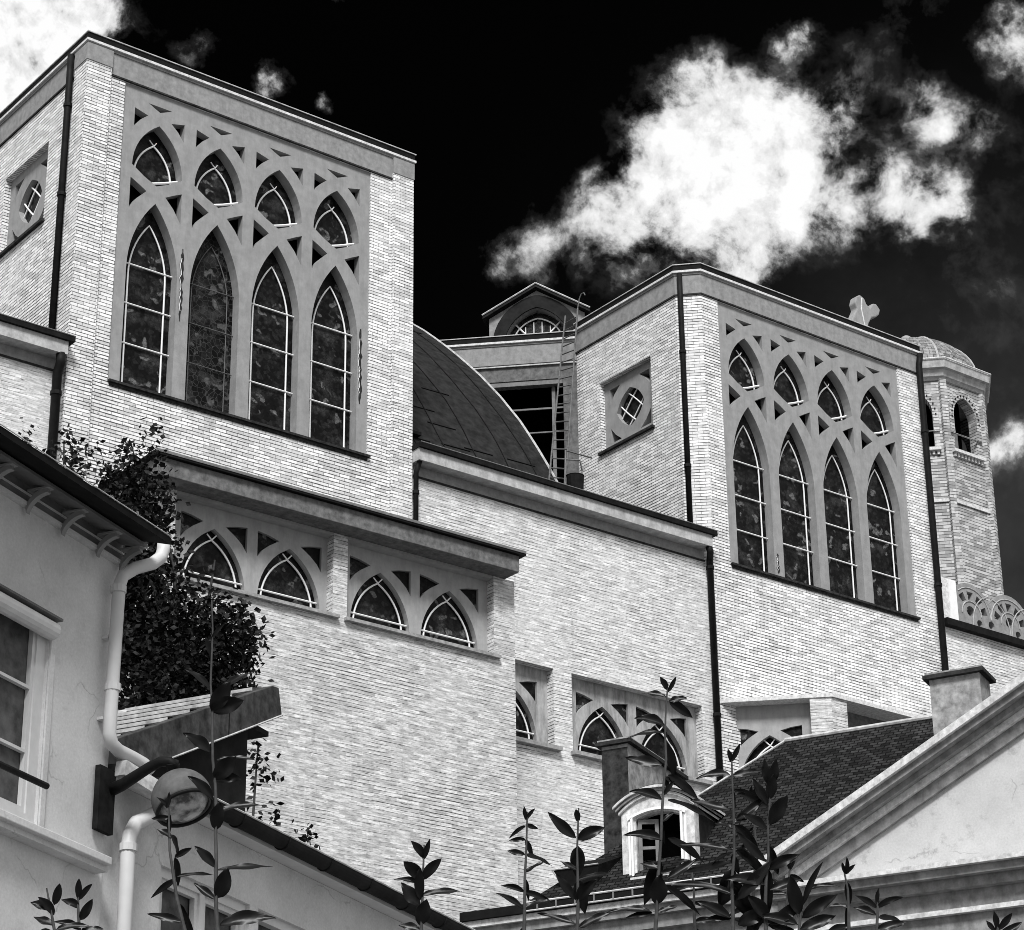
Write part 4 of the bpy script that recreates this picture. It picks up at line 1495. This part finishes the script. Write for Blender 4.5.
for k in range(9):
    s0 = 0.985 + 0.385 * k
    MB().box(s0 - 0.004, s0 + 0.012, -GT, -1.06, gz(s0) + 0.02, gz(s0) + 0.082, H).build('tile_row_shade', M['soot_shade'], gable)  # dark strip standing in for the shadow under each tile row
rg = MB()
for k in range(12):
    s0 = 1.0 + 0.27 * k
    rg.tube([H(s0, -GT, gz(s0) + 0.07), H(s0 + 0.26, -GT, gz(s0 + 0.26) + 0.05)], 0.045, 8, 0.035)
rg.build('verge_tiles', M['pale_tiles'], gable, smooth=True)

# ================================================================== THE RIGHT HOUSE WITH THE PEDIMENT
RA = R(296.0)
RC = Vector((20.61, 24.48, 0.0))
rd, ro_ = Vector((math.cos(RA), math.sin(RA), 0)), Vector((-0.8988, -0.4384, 0))


def P(s, t, z):
    p = RC + rd * s + ro_ * t
    return (p.x, p.y, z)


def PF(u, d, w):
    return P(u, -d, w)


ph = thing('pedimented_house', 'house at right with a pale pediment, steep dark tile roof and arched dormer', 'house', RC, RA)


def pp_(mb, name, mat, parent=ph, **k):
    return mb.build(name, M[mat], parent, **k)


pp_(MB().box(-2.05, 14.0, -9.0, 0.0, 0, 9.66, P), 'wall', 'stone')
pc = pp_(MB().box(-2.10, 2.75, 0.001, 0.12, 9.50, 9.66, P), 'eaves_cornice', 'stone')
MB().box(-2.13, 2.75, 0.001, 0.20, 9.662, 9.78, P).build('cornice_moulding', M['stone'], pc)
MB().box(-2.16, 2.75, 0.001, 0.26, 9.782, 9.865, P).build('cornice_top', M['paint_worn'], pc)
g2 = pp_(MB().box(-2.18, 2.75, 0.05, 0.31, 9.868, 9.985, P), 'gutter', 'roof_dark')
MB().tube([P(-1.2, 0.315, 9.995), P(2.7, 0.315, 9.995)], 0.014, 6).build('gutter_rim', M['paint_worn'], g2)
MB().tube([P(-1.2, 0.315, 9.885), P(2.7, 0.315, 9.885)], 0.012, 6).build('gutter_bead', M['paint_worn'], g2)
for k in range(15):
    s = -1.05 + 0.27 * k
    MB().box(s, s + 0.02, 0.311, 0.325, 9.885, 9.99, P).build('gutter_strap', M['grey_metal'], g2)
# main roof with its hip
ZR = 12.54


def roofz(t):
    return 10.0 + (0.2 - t) * 0.977


hipA, ridA = P(-1.35, 0.22, roofz(0.22)), P(1.5, -2.4, ZR)
rm_ = MB()
rm_.add([hipA, P(14.0, 0.22, roofz(0.22)), P(14.0, -2.4, ZR), ridA, P(-1.35, -5.0, roofz(0.22)), P(14.0, -5.0, roofz(0.22))],
        [(0, 1, 2, 3), (0, 3, 4), (3, 2, 5, 4), (1, 5, 2)])
mr_ = pp_(rm_, 'tile_roof', 'tiles')
MB().tube([Vector(ridA) + Vector((0, 0, 0.015)), Vector(P(14, -2.4, ZR)) + Vector((0, 0, 0.015))], 0.035, 8).build('ridge_cap', M['lead_light'], mr_)
hv = Vector(hipA).lerp(Vector(ridA), 0.55)
MB().tube([hv, Vector(ridA) + Vector((0, 0, 0.012))], 0.018, 6).build('hip_cap', M['lead_light'], mr_)
# small zinc roof vent on the lower left of the roof
vt = MB()
s0, t0 = -0.55, -0.30
vt.add([P(-0.95, 0.0, 10.46), P(-0.30, 0.0, 10.46), P(-0.15, -0.5, 10.68), P(-0.75, -0.5, 10.68), P(-0.80, -0.05, 10.2), P(-0.35, -0.05, 10.2)], [(0, 1, 2, 3), (0, 4, 5, 1), (0, 3, 4), (1, 5, 2)])
vo = pp_(vt, 'roof_vent', 'roof_dark')
e_ = MB()
e_.tube([P(-0.97, 0.01, 10.47), P(-0.30, 0.01, 10.47)], 0.010, 5)
e_.tube([P(-0.96, 0.01, 10.47), P(-0.75, -0.5, 10.69)], 0.010, 5)
e_.tube([P(-0.96, 0.01, 10.46), P(-0.80, -0.04, 10.2)], 0.010, 5)
e_.build('vent_edge', M['lead_light'], vo)

# pediment wing
tw0, apx = 2.35, 8.3
sl_ = 0.5215


def rz(s):
    return 9.86 + (s - tw0) * sl_


def chevron(lo, hi, sa):
    sb = 2 * apx - sa
    return [(sa, rz(sa) + lo), (apx, rz(apx) + lo), (sb, rz(sa) + lo), (sb, rz(sa) + hi), (apx, rz(apx) + hi), (sa, rz(sa) + hi)]


ped = pp_(MB().prism([(2.62, 0), (13.98, 0), (13.98, 9.56), (apx, rz(apx) - 0.3), (2.62, 9.56)], [], PF, -0.80, -0.002), 'pediment', 'stucco_pale')
rk = MB().prism(chevron(-0.10, 0.0, 2.32), [], PF, -1.22, 0.6).build('raking_cornice', M['paint_worn'], ped)
MB().prism(chevron(-0.19, -0.102, 2.42), [], PF, -1.15, -0.4).build('raking_moulding', M['stone'], ped)
MB().prism(chevron(-0.27, -0.192, 2.5), [], PF, -1.03, -0.4).build('raking_moulding', M['stone'], ped)
MB().prism(chevron(-0.36, -0.272, 2.6), [], PF, -0.93, -0.4).build('raking_moulding', M['paint_worn'], ped)
MB().prism(chevron(-0.52, -0.362, 2.75), [], PF, -0.86, -0.4).build('raking_moulding', M['stone'], ped)
MB().box(2.36, 14.2, 0.802, 1.16, 9.50, 9.56, P).build('horizontal_cornice', M['paint_worn'], ped)
MB().box(2.42, 14.2, 0.802, 1.08, 9.40, 9.498, P).build('cornice_moulding', M['stone'], ped)
MB().box(2.50, 14.2, 0.802, 0.96, 9.28, 9.398, P).build('cornice_moulding', M['stone'], ped)
MB().box(2.55, 14.2, 0.802, 0.83, 9.06, 9.278, P).build('frieze_band', M['stone'], ped)
MB().box(2.52, 14.2, 0.802, 0.90, 9.00, 9.058, P).build('string_moulding', M['paint_worn'], ped)
MB().box(2.58, 14.2, 0.802, 0.815, 6.0, 8.998, P).build('wall_panel', M['stone'], ped)
pr2 = MB()
pr2.add([P(tw0, 0.6, rz(tw0) - 0.02), P(apx, 0.6, rz(apx) - 0.02), P(apx, -4, rz(apx) - 0.02), P(tw0, -4, rz(tw0) - 0.02), P(2 * apx - tw0, 0.6, rz(tw0) - 0.02), P(2 * apx - tw0, -4, rz(tw0) - 0.02)],
        [(0, 1, 2, 3), (1, 4, 5, 2)])
pr2.build('pediment_roof', M['lead'], ped)

# arched dormer window
DS0, DS1, DT = -0.01, 1.02, -0.12
dc = (DS0 + DS1) / 2


def DF(u, d, w):
    return P(u, DT - d, w)


def seg(cx, hw, zs, rise, n=12):
    r = (hw * hw + rise * rise) / (2 * rise)
    a = math.asin(hw / r)
    return [(cx + r * math.sin(a - 2 * a * i / n), zs + rise - r + r * math.cos(a - 2 * a * i / n)) for i in range(n + 1)]


op = [(dc - 0.31, 10.24), (dc + 0.31, 10.24)] + seg(dc, 0.31, 11.02, 0.07)
dmr = MB()
dmr.prism([(DS0, 10.02), (DS1, 10.02)] + seg(dc, (DS1 - DS0) / 2, 11.12, 0.20), [op], DF, 0.0, 0.16)
dor = pp_(dmr, 'dormer', 'paint_worn', bevel=0.008)
ck = MB()
for s in (DS0 + 0.02, DS1 - 0.07):
    ck.box(s, s + 0.05, DT - 1.9, DT - 0.161, 10.0, 11.12, P)
ck.build('cheek', M['lead'], dor)
MB().box(DS0 + 0.1, DS1 - 0.1, DT - 0.23, DT - 0.21, 10.1, 11.2, P).build('dark_interior', M['void'], dor)
for (ex, lo, hi, d0, mt) in ((0.02, 0.0, 0.035, -0.04, 'paint_worn'), (0.05, 0.037, 0.07, -0.07, 'stone'), (0.08, 0.072, 0.105, -0.10, 'paint_worn')):
    o1 = seg(dc, 0.515 + ex, 11.10 + lo, 0.22)
    o2 = seg(dc, 0.515 + ex, 11.10 + hi, 0.22)
    MB().prism(o2 + list(reversed(o1)), [], DF, d0, 1.9).build('hood_moulding', M[mt], dor)
MB().prism(seg(dc, 0.585, 11.21, 0.225) + list(reversed(seg(dc, 0.585, 11.207, 0.20))), [], DF, -0.09, 1.9).build('hood_roof', M['lead'], dor)
fr_ = MB()
for (o, d0) in ((0.10, -0.03), (0.055, -0.05)):
    a = [(dc - 0.31 - o, 10.2), (dc - 0.31, 10.2)]
    fr_.box(dc - 0.31 - o, dc - 0.31 - o + 0.03, DT + 0.001, DT - d0, 10.15, 11.05, P)
    fr_.box(dc + 0.31 + o - 0.03, dc + 0.31 + o, DT + 0.001, DT - d0, 10.15, 11.05, P)
fr_.prism(seg(dc, 0.41, 11.04, 0.10) + list(reversed(seg(dc, 0.41, 11.005, 0.10))), [], DF, -0.05, -0.001)
fr_.build('architrave', M['white_bar'], dor)
cs_ = MB()
hx, hy = dc - 0.30, DT - 0.06


def leafw(u, d, w):                          # casement swung inwards about its left edge
    a = R(18)
    return P(hx + u * math.cos(a) + d * math.sin(a), hy - u * math.sin(a) + d * math.cos(a), w)


cs_.prism(rect(0.0, 0.27, 10.26, 11.02), [rect(0.05, 0.22, 10.33, 10.62), rect(0.05, 0.22, 10.66, 10.96)], leafw, 0.0, 0.04)
cs_.build('casement', M['grey_metal'], dor)
MB().box(dc - 0.36, dc + 0.36, DT - 0.05, DT + 0.12, 10.17, 10.225, P).build('sill', M['paint_worn'], dor)


def chimney(s0, s1, t0, t1, ztop, zbot, sooty):
    c = pp_(MB().box(s0, s1, t1, t0, zbot, ztop, P), 'chimney', 'chimney_render')
    MB().box(s0 - 0.07, s1 + 0.07, t1 - 0.07, t0 + 0.07, ztop + 0.002, ztop + 0.055, P).build('chimney_cap', M['sill'], c)
    MB().box(s0 - 0.03, s1 + 0.03, t1 - 0.03, t0 + 0.03, ztop - 0.05, ztop - 0.0, P).build('cap_mould', M['chimney_render'], c) if False else None
    MB().box(s0 - 0.045, s1 + 0.045, t1 - 0.045, t0 + 0.045, ztop + 0.056, ztop + 0.085, P).build('cap_mortar', M['chimney_render'], c)
    if sooty:
        MB().box(s0 + 0.002, s1 - 0.002, t0 + 0.001, t0 + 0.006, zbot, ztop - 0.05, P).build('sooty_face', M['soot_shade'], c)
    return c


chimney(-0.66, -0.27, -1.0, -2.9, 12.39, 9.9, True)
chimney(4.03, 4.70, -1.0, -1.45, 12.57, 10.5, False)

# ================================================================== FOLIAGE
def leaf_quad(mb, p, size, rg_):
    """a bent pointed leaf of four triangles' worth of faces"""
    d = Vector((rg_.gauss(0, 1), rg_.gauss(0, 1), rg_.gauss(-0.25, 0.7))).normalized()
    n_ = Vector((rg_.gauss(0, 1), rg_.gauss(0, 1), rg_.gauss(0.5, 1)))
    s = d.cross(n_)
    if s.length < 1e-4:
        s = Vector((1, 0, 0))
    s.normalize()
    up = s.cross(d)
    w = size * 0.36
    a, m_, e = p, p + d * size * 0.5, p + d * size
    mb.add([a, m_ + s * w - up * size * 0.06, e - up * size * 0.10, m_ - s * w - up * size * 0.06, m_ + up * size * 0.03], [(0, 1, 4), (1, 2, 4), (2, 3, 4), (3, 0, 4)])


def foliage(clumps, dist, density, size, rg_):
    """clumps: (px, py, radius_px, depth_offset); leaves thrown through each clump's volume in twiggy sprays"""
    mb = MB()
    for (px, py, rp, dz) in clumps:
        c = at(px, py, dist + dz)
        rm = rp / FPX * (c - EYE).length
        for _ in range(max(4, int(density * rm ** 2.2))):
            v = Vector((rg_.gauss(0, 1), rg_.gauss(0, 1), rg_.gauss(0, 1)))
            v.normalize()
            v *= rm * rg_.random() ** 0.42
            q = c + v
            for _k in range(rg_.randint(3, 6)):
                leaf_quad(mb, q + Vector((rg_.gauss(0, 1), rg_.gauss(0, 1), rg_.gauss(0, 1))) * size * 0.8, size * rg_.uniform(0.6, 1.2), rg_)
    return mb


TD = 37.0
tr_base = at(175, 640, TD)
tree = thing('leafy_tree', 'dark leafy tree between the grey house and the church', 'tree', (tr_base.x, tr_base.y, 0))
rg_ = random.Random(11)
trk = MB()
tp = Vector((tr_base.x, tr_base.y, 0))
trk.tube([tp, tp + Vector((0.1, 0.05, 5)), tp + Vector((-0.05, 0.1, 10)), at(185, 640, TD)], 0.24, 9, 0.09)
trunk = trk.build('trunk', M['bark'], tree, smooth=True)
for (px, py) in ((150, 480), (110, 520), (215, 560), (235, 620), (150, 560), (60, 450)):
    e = at(px, py, TD)
    b0 = at(180, 690, TD)
    mb = MB()
    mb.tube([b0, b0.lerp(e, 0.5) + Vector((0.1, -0.1, 0.25)), e], 0.05, 6, 0.012)
    mb.build('limb', M['bark'], tree)
CR = [(146, 505, 34, 0), (122, 492, 27, 0.3), (140, 470, 30, 0), (110, 520, 40, 0.6), (140, 550, 42, 0), (150, 600, 50, 0.2), (140, 620, 60, 0.4), (190, 650, 60, 0), (148, 680, 60, 0), (215, 640, 42, -0.3),
      (235, 630, 26, -0.4), (230, 665, 30, -0.2), (215, 690, 36, 0), (196, 618, 26, -0.2), (130, 575, 45, 0.3), (100, 600, 40, 0.8), (120, 660, 60, 0.5), (180, 700, 50, 0), (222, 615, 12, -0.5),
      (252, 640, 12, -0.4), (245, 655, 16, -0.4), (243, 680, 14, -0.3), (155, 448, 9, 0), (149, 430, 8, 0), (127, 452, 9, 0), (95, 455, 7, 0.3), (146, 500, 18, -0.2), (112, 472, 13, 0.2),
      (178, 545, 9, 0), (200, 585, 9, -0.3), (235, 598, 8, -0.4), (262, 628, 8, -0.4), (258, 690, 8, -0.2)]
cw = foliage(CR, TD, 420, 0.115, rg_)
cw.build('crown', M['tree_leaf'], tree, recalc=False)
vine = thing('climbing_shrub', 'thin leafy sprays rising above the roof edge at far left', 'shrub', (at(62, 500, 34).x, at(62, 500, 34).y, 0))
mb = MB()
q0 = at(62, 600, 34)
mb.tube([Vector((q0.x, q0.y, 0)), q0, at(64, 440, 34)], 0.06, 6, 0.01)
mb.build('stem', M['bark'], vine)
foliage([(66, 455, 13, 0), (58, 445, 9, 0), (70, 430, 7, 0), (66, 472, 12, 0), (28, 436, 7, 0), (30, 448, 8, 0), (80, 470, 10, 0), (45, 460, 9, 0), (74, 450, 6, 0)], 34, 420, 0.10, rg_).build('foliage', M['tree_leaf'], vine, recalc=False)
spr = thing('ivy_shrub', 'small dark ivy sprays edging the sheeted gable and gutter', 'shrub', (at(255, 800, 26.5).x, at(255, 800, 26.5).y, 0))
mb = MB()
q0 = at(250, 860, 26.5)
mb.tube([Vector((q0.x, q0.y, 0)), q0, at(258, 745, 26.5)], 0.03, 6, 0.008)
mb.build('stem', M['bark'], spr)
foliage([(258, 752, 8, 0), (264, 765, 8, 0), (258, 780, 8, 0), (268, 775, 4, 0), (262, 815, 5, 0), (275, 812, 5, 0), (302, 836, 5, 0), (310, 838, 3, 0)], 26.5, 600, 0.085, rg_).build('foliage', M['tree_leaf'], spr, recalc=False)


# ---- laurel shoots standing close in front of the camera
def laurel_leaf(mb, p, d, nrm, L, W, fold=0.30, droop=0.25, curl=0.0):
    """a pointed leaf with a sunken midrib, wavy margins and a drooping tip"""
    d = d.normalized()
    s = d.cross(nrm).normalized()
    up = s.cross(d)
    K = 10
    rows = [[], [], [], [], []]
    for i in range(K):
        t = i / (K - 1)
        c = p + d * (L * t) - Vector((0, 0, 1)) * (droop * L * t * t) + s * (curl * L * t * t)
        w = W * 0.5 * (math.sin(PI * t ** 0.82) ** 0.85 if 0 < t < 1 else 0.0) + (0.0008 if t < 0.12 else 0.0)
        wave = 0.10 * W * math.sin(t * 11.0 + 40.0 * L)
        rows[0].append(c + s * w + up * (w * fold * 1.3 + wave))
        rows[1].append(c + s * w * 0.55 + up * (w * fold * 0.9))
        rows[2].append(c)
        rows[3].append(c - s * w * 0.55 + up * (w * fold * 0.9))
        rows[4].append(c - s * w + up * (w * fold * 1.3 - wave))
    vs = [q for r in rows for q in r]
    fs = []
    for a in range(4):
        for i in range(K - 1):
            fs.append((a * K + i, a * K + i + 1, (a + 1) * K + i + 1, (a + 1) * K + i))
    mb.add(vs, fs)


SHOOTS = []


def shoot(stem_px, dist, leaves, label, tip=True):
    """stem_px: list of (x, y) from tip down; leaves: (t along the drawn stem, side angle deg in view, length, width px, turn)"""
    base = at(stem_px[-1][0], stem_px[-1][1], dist)
    o = thing('laurel_shoot', label, 'shrub', (base.x, base.y, 0), 0.0, 'laurel shoots along the bottom of the view')
    k0 = random.Random(int(stem_px[0][0]))
    fine_ = []
    for (xa, ya), (xb, yb) in zip(stem_px[:-1], stem_px[1:]):
        m_ = max(1, int((yb - ya) / 22))
        fine_ += [(xa + (xb - xa) * i / m_ + k0.uniform(-1.3, 1.3), ya + (yb - ya) * i / m_) for i in range(m_)]
    fine_.append(stem_px[-1])
    pts = [at(x, y, dist) for x, y in fine_]
    full = pts + [Vector((base.x, base.y, 0))]
    st = MB()
    st.tube(full, 0.0018, 6, 0.0052)
    st.build('stem', M['laurel_stem'], o)
    sc_ = dist / math.cos(R(16)) / FPX
    for (x, y, ang, L, W, tw_) in leaves:
        p = at(x, y, dist)
        a = R(ang)
        d = RIGHT * math.cos(a) + UP * math.sin(a) + FWD * (0.25 * math.sin(tw_ * 1.7))
        nrm = (-FWD * math.cos(tw_) + UP * math.sin(tw_) * (1 if math.cos(a) > -2 else -1) + RIGHT * 0.15 * math.sin(3 * tw_)).normalized()
        mb = MB()
        q = random.Random(int(x * 7 + y * 13 + L))
        laurel_leaf(mb, p, d, nrm, L * sc_ * q.uniform(0.95, 1.22), W * sc_ * q.uniform(0.70, 0.95), q.uniform(0.2, 0.5), q.uniform(0.05, 0.28), q.uniform(-0.22, 0.22))
        mb.build('leaf', M['laurel_leaf'], o, smooth=True, recalc=False)
    return o


def auto(x0, y0, x1, y1, n_, L, seed, top=True, spread=1.0):
    """alternate leaves along a stem drawn from tip (x0, y0) to (x1, y1)"""
    q = random.Random(seed)
    out = []
    if top:
        for a in (68, 108, 84):
            out.append((x0, y0 + 8, a + q.uniform(-10, 10), L * q.uniform(0.45, 0.7), L * 0.16, q.uniform(-0.4, 0.9)))
    for i in range(n_):
        t = (i + 0.7) / n_
        x, y = x0 + (x1 - x0) * t, y0 + (y1 - y0) * t
        k = min(1.0, 0.55 + 0.6 * t)
        for side in (0, 1):
            if q.random() < 0.12:
                continue
            a = q.uniform(-25, 40) if side == 0 else 180 - q.uniform(-25, 40)
            if q.random() < 0.28:
                a = q.uniform(-110, -60)
            out.append((x, y + q.uniform(-4, 4), a, L * k * q.uniform(0.8, 1.15) * spread, L * k * q.uniform(0.26, 0.40), q.uniform(0.1, 1.25)))
    return out


D0 = 5.6
shoot([(212, 600), (211, 660), (214, 760), (216, 860), (218, 935)], D0,
      [(212, 712, 62, 34, 19, 0.2), (212, 712, 30, 36, 20, 0.1), (210, 752, 130, 36, 15, 0.4), (214, 780, 25, 26, 14, 0.2), (214, 780, 48, 36, 20, 0.2), (217, 760, 10, 44, 8, 1.1), (213, 800, 125, 34, 12, 0.5),
       (216, 830, 85, 28, 20, 0.1), (218, 812, 22, 44, 11, 0.9), (216, 868, 132, 34, 12, 0.5), (217, 898, 62, 36, 22, 0.15), (218, 870, 6, 50, 10, 1.0), (220, 925, 20, 50, 16, 0.6),
       (210, 655, 100, 24, 7, 0.5), (211, 690, 128, 42, 9, 0.8), (213, 695, 40, 50, 9, 0.9), (211, 640, 60, 22, 6, 0.5), (216, 900, 150, 26, 10, 0.7)],
      'tallest laurel shoot at left, its large leaves crossing the street lamp')
shoot([(168, 800), (170, 850), (178, 900), (186, 935)], D0, auto(167, 800, 184, 930, 6, 30, 5), 'slender laurel shoot rising just left of the lamp shoot')
shoot([(47, 888), (52, 915), (56, 940)], D0, [(54, 915, 118, 28, 12, 0.3), (53, 910, 150, 26, 12, 0.4), (55, 925, 165, 24, 10, 0.8), (54, 905, 70, 22, 12, 0.3), (56, 930, 20, 30, 10, 0.8), (56, 935, 170, 26, 10, 1.0)],
      'leftmost laurel shoot, short, low on the grey house')
shoot([(78, 880), (79, 905), (80, 940)], D0, [(79, 900, 95, 24, 8, 0.3), (79, 900, 60, 22, 8, 0.3), (79, 908, 135, 22, 9, 0.4), (80, 920, 55, 24, 13, 0.2), (80, 930, 145, 30, 10, 0.5), (80, 932, 10, 22, 10, 0.8)],
      'short laurel shoot second from the left edge')
shoot([(424, 845), (422, 880), (421, 935)], D0, [(423, 860, 70, 22, 8, 0.2), (423, 858, 110, 24, 9, 0.4), (422, 880, 55, 32, 14, 0.3), (421, 880, 120, 30, 15, 0.1), (422, 895, 12, 38, 11, 0.8), (421, 885, 150, 28, 9, 0.6), (420, 905, 140, 26, 15, 0.4), (421, 900, 100, 34, 12, 0.2),
      (419, 925, 70, 26, 16, 0.2), (420, 930, 160, 24, 12, 0.6)], 'compact laurel shoot alone against the brick wall')
shoot([(526, 812), (527, 850), (524, 935)], D0, auto(526, 812, 523, 930, 7, 26, 21), 'bushy laurel shoot at the foot of the brick wall, by the gutter end')
shoot([(578, 808), (578, 850), (577, 935)], D0, [(578, 822, 95, 16, 9, 0.2), (576, 838, 145, 34, 12, 0.3), (578, 840, 35, 30, 15, 0.4), (578, 846, -95, 26, 16, 0.1), (578, 880, -80, 26, 15, 0.2), (576, 900, 130, 34, 13, 0.4), (578, 902, 70, 36, 14, 0.2), (578, 880, 10, 34, 8, 1.0),
      (577, 925, 165, 40, 9, 1.0), (579, 928, 30, 34, 12, 0.8), (577, 870, 150, 18, 8, 0.6)], 'sparse laurel shoot left of the arched dormer')
shoot([(668, 684), (665, 760), (660, 840), (655, 935)], D0,
      [(668, 692, 60, 18, 6, 0.3), (667, 690, 108, 16, 7, 0.3), (666, 697, 165, 22, 9, 0.8), (669, 700, -40, 28, 13, 0.3), (670, 702, 30, 20, 8, 0.7), (664, 725, 150, 34, 12, 0.5), (664, 733, 172, 34, 9, 0.9), (667, 745, -70, 28, 13, 0.2), (662, 765, 170, 34, 14, 0.5), (668, 775, -30, 34, 12, 0.4),
       (662, 800, 150, 36, 11, 0.5), (668, 800, -15, 44, 10, 0.9), (663, 840, 155, 38, 12, 0.4), (668, 838, -25, 40, 11, 0.6), (660, 860, -110, 34, 18, 0.2), (656, 905, 80, 34, 20, 0.2), (652, 912, 170, 40, 9, 1.0), (664, 885, -30, 40, 12, 0.5), (668, 878, 28, 36, 10, 0.7), (664, 795, 60, 16, 6, 0.5)] + auto(668, 700, 657, 930, 5, 24, 71, False),
      'tall laurel shoot in front of the dormer window')
shoot([(731, 752), (733, 830), (733, 935)], D0,
      [(731, 762, 100, 14, 5, 0.3), (731, 762, 62, 20, 6, 0.3), (730, 775, 168, 30, 10, 0.6), (733, 776, 15, 30, 10, 0.7), (735, 790, -25, 34, 12, 0.4), (730, 810, 170, 38, 10, 0.8), (736, 820, 30, 34, 10, 0.6), (735, 825, -40, 36, 13, 0.3), (730, 850, 170, 46, 10, 0.9), (731, 862, 200, 42, 10, 0.8),
       (736, 850, -30, 40, 12, 0.4), (732, 868, -100, 38, 20, 0.1), (729, 880, -60, 38, 20, 0.2), (735, 895, 160, 60, 10, 0.9), (737, 900, 45, 46, 14, 0.5), (731, 918, 150, 36, 12, 0.5), (738, 925, 30, 36, 18, 0.4)] + auto(731, 770, 733, 930, 5, 27, 73, False),
      'tall laurel shoot over the tile roof beside the dormer')
shoot([(770, 770), (768, 830), (766, 935)], D0,
      [(769, 785, 110, 26, 11, 0.3), (770, 785, 70, 24, 12, 0.2), (768, 805, 125, 34, 12, 0.4), (769, 800, 80, 30, 14, 0.2), (770, 825, 65, 34, 16, 0.2), (767, 830, 135, 34, 13, 0.4), (768, 845, -75, 26, 12, 0.3), (766, 862, 140, 40, 13, 0.4), (769, 870, 40, 36, 15, 0.3), (768, 868, -100, 34, 17, 0.2),
       (765, 885, 150, 40, 14, 0.4), (770, 890, 20, 36, 12, 0.7), (766, 905, -120, 30, 18, 0.3), (768, 920, 120, 36, 18, 0.2), (770, 925, 30, 38, 14, 0.5), (768, 925, -20, 40, 14, 0.8)],
      'leafy laurel shoot at the foot of the raking cornice')
shoot([(842, 866), (848, 890), (849, 935)], D0, auto(846, 866, 849, 935, 3, 30, 31), 'laurel shoot with narrow upright tips below the pediment, left of its neighbour')
shoot([(803, 905), (800, 920), (798, 940)], D0, [(800, 915, 110, 40, 16, 0.2), (802, 918, 40, 36, 16, 0.3), (798, 925, 160, 34, 16, 0.5), (803, 905, 75, 42, 9, 0.4), (806, 890, 20, 34, 8, 0.9), (800, 930, 20, 36, 14, 0.6)],
      'low broad-leaved laurel shoot beneath the pediment corner')
shoot([(877, 892), (877, 910), (876, 940)], D0, [(877, 905, 95, 16, 5, 0.4), (877, 908, 40, 26, 9, 0.3), (877, 908, 140, 22, 9, 0.3), (876, 915, 160, 24, 10, 0.6), (878, 918, 0, 20, 9, 0.8), (877, 930, 20, 30, 10, 0.6)],
      'small laurel shoot under the pediment cornice, right of the narrow-tipped one')
shoot([(998, 912), (997, 925), (996, 945)], D0, [(997, 930, 95, 20, 7, 0.3), (998, 930, 48, 24, 8, 0.3), (996, 932, 135, 16, 7, 0.4), (998, 936, 20, 26, 9, 0.6)], 'rightmost laurel tip, alone at the bottom right')
shoot([(752, 790), (755, 850), (754, 935)], D0 + 0.15, auto(752, 790, 754, 932, 6, 28, 44), 'laurel shoot between the two tall ones beside the dormer')
shoot([(790, 862), (786, 900), (784, 940)], D0 + 0.1, auto(790, 862, 785, 932, 4, 27, 52), 'broad laurel shoot just right of the leafy one below the raking cornice')
shoot([(690, 850), (694, 890), (696, 940)], D0 + 0.2, auto(690, 850, 695, 932, 4, 26, 61, False), 'low laurel shoot without a tip between the dormer shoot and the roof shoots')
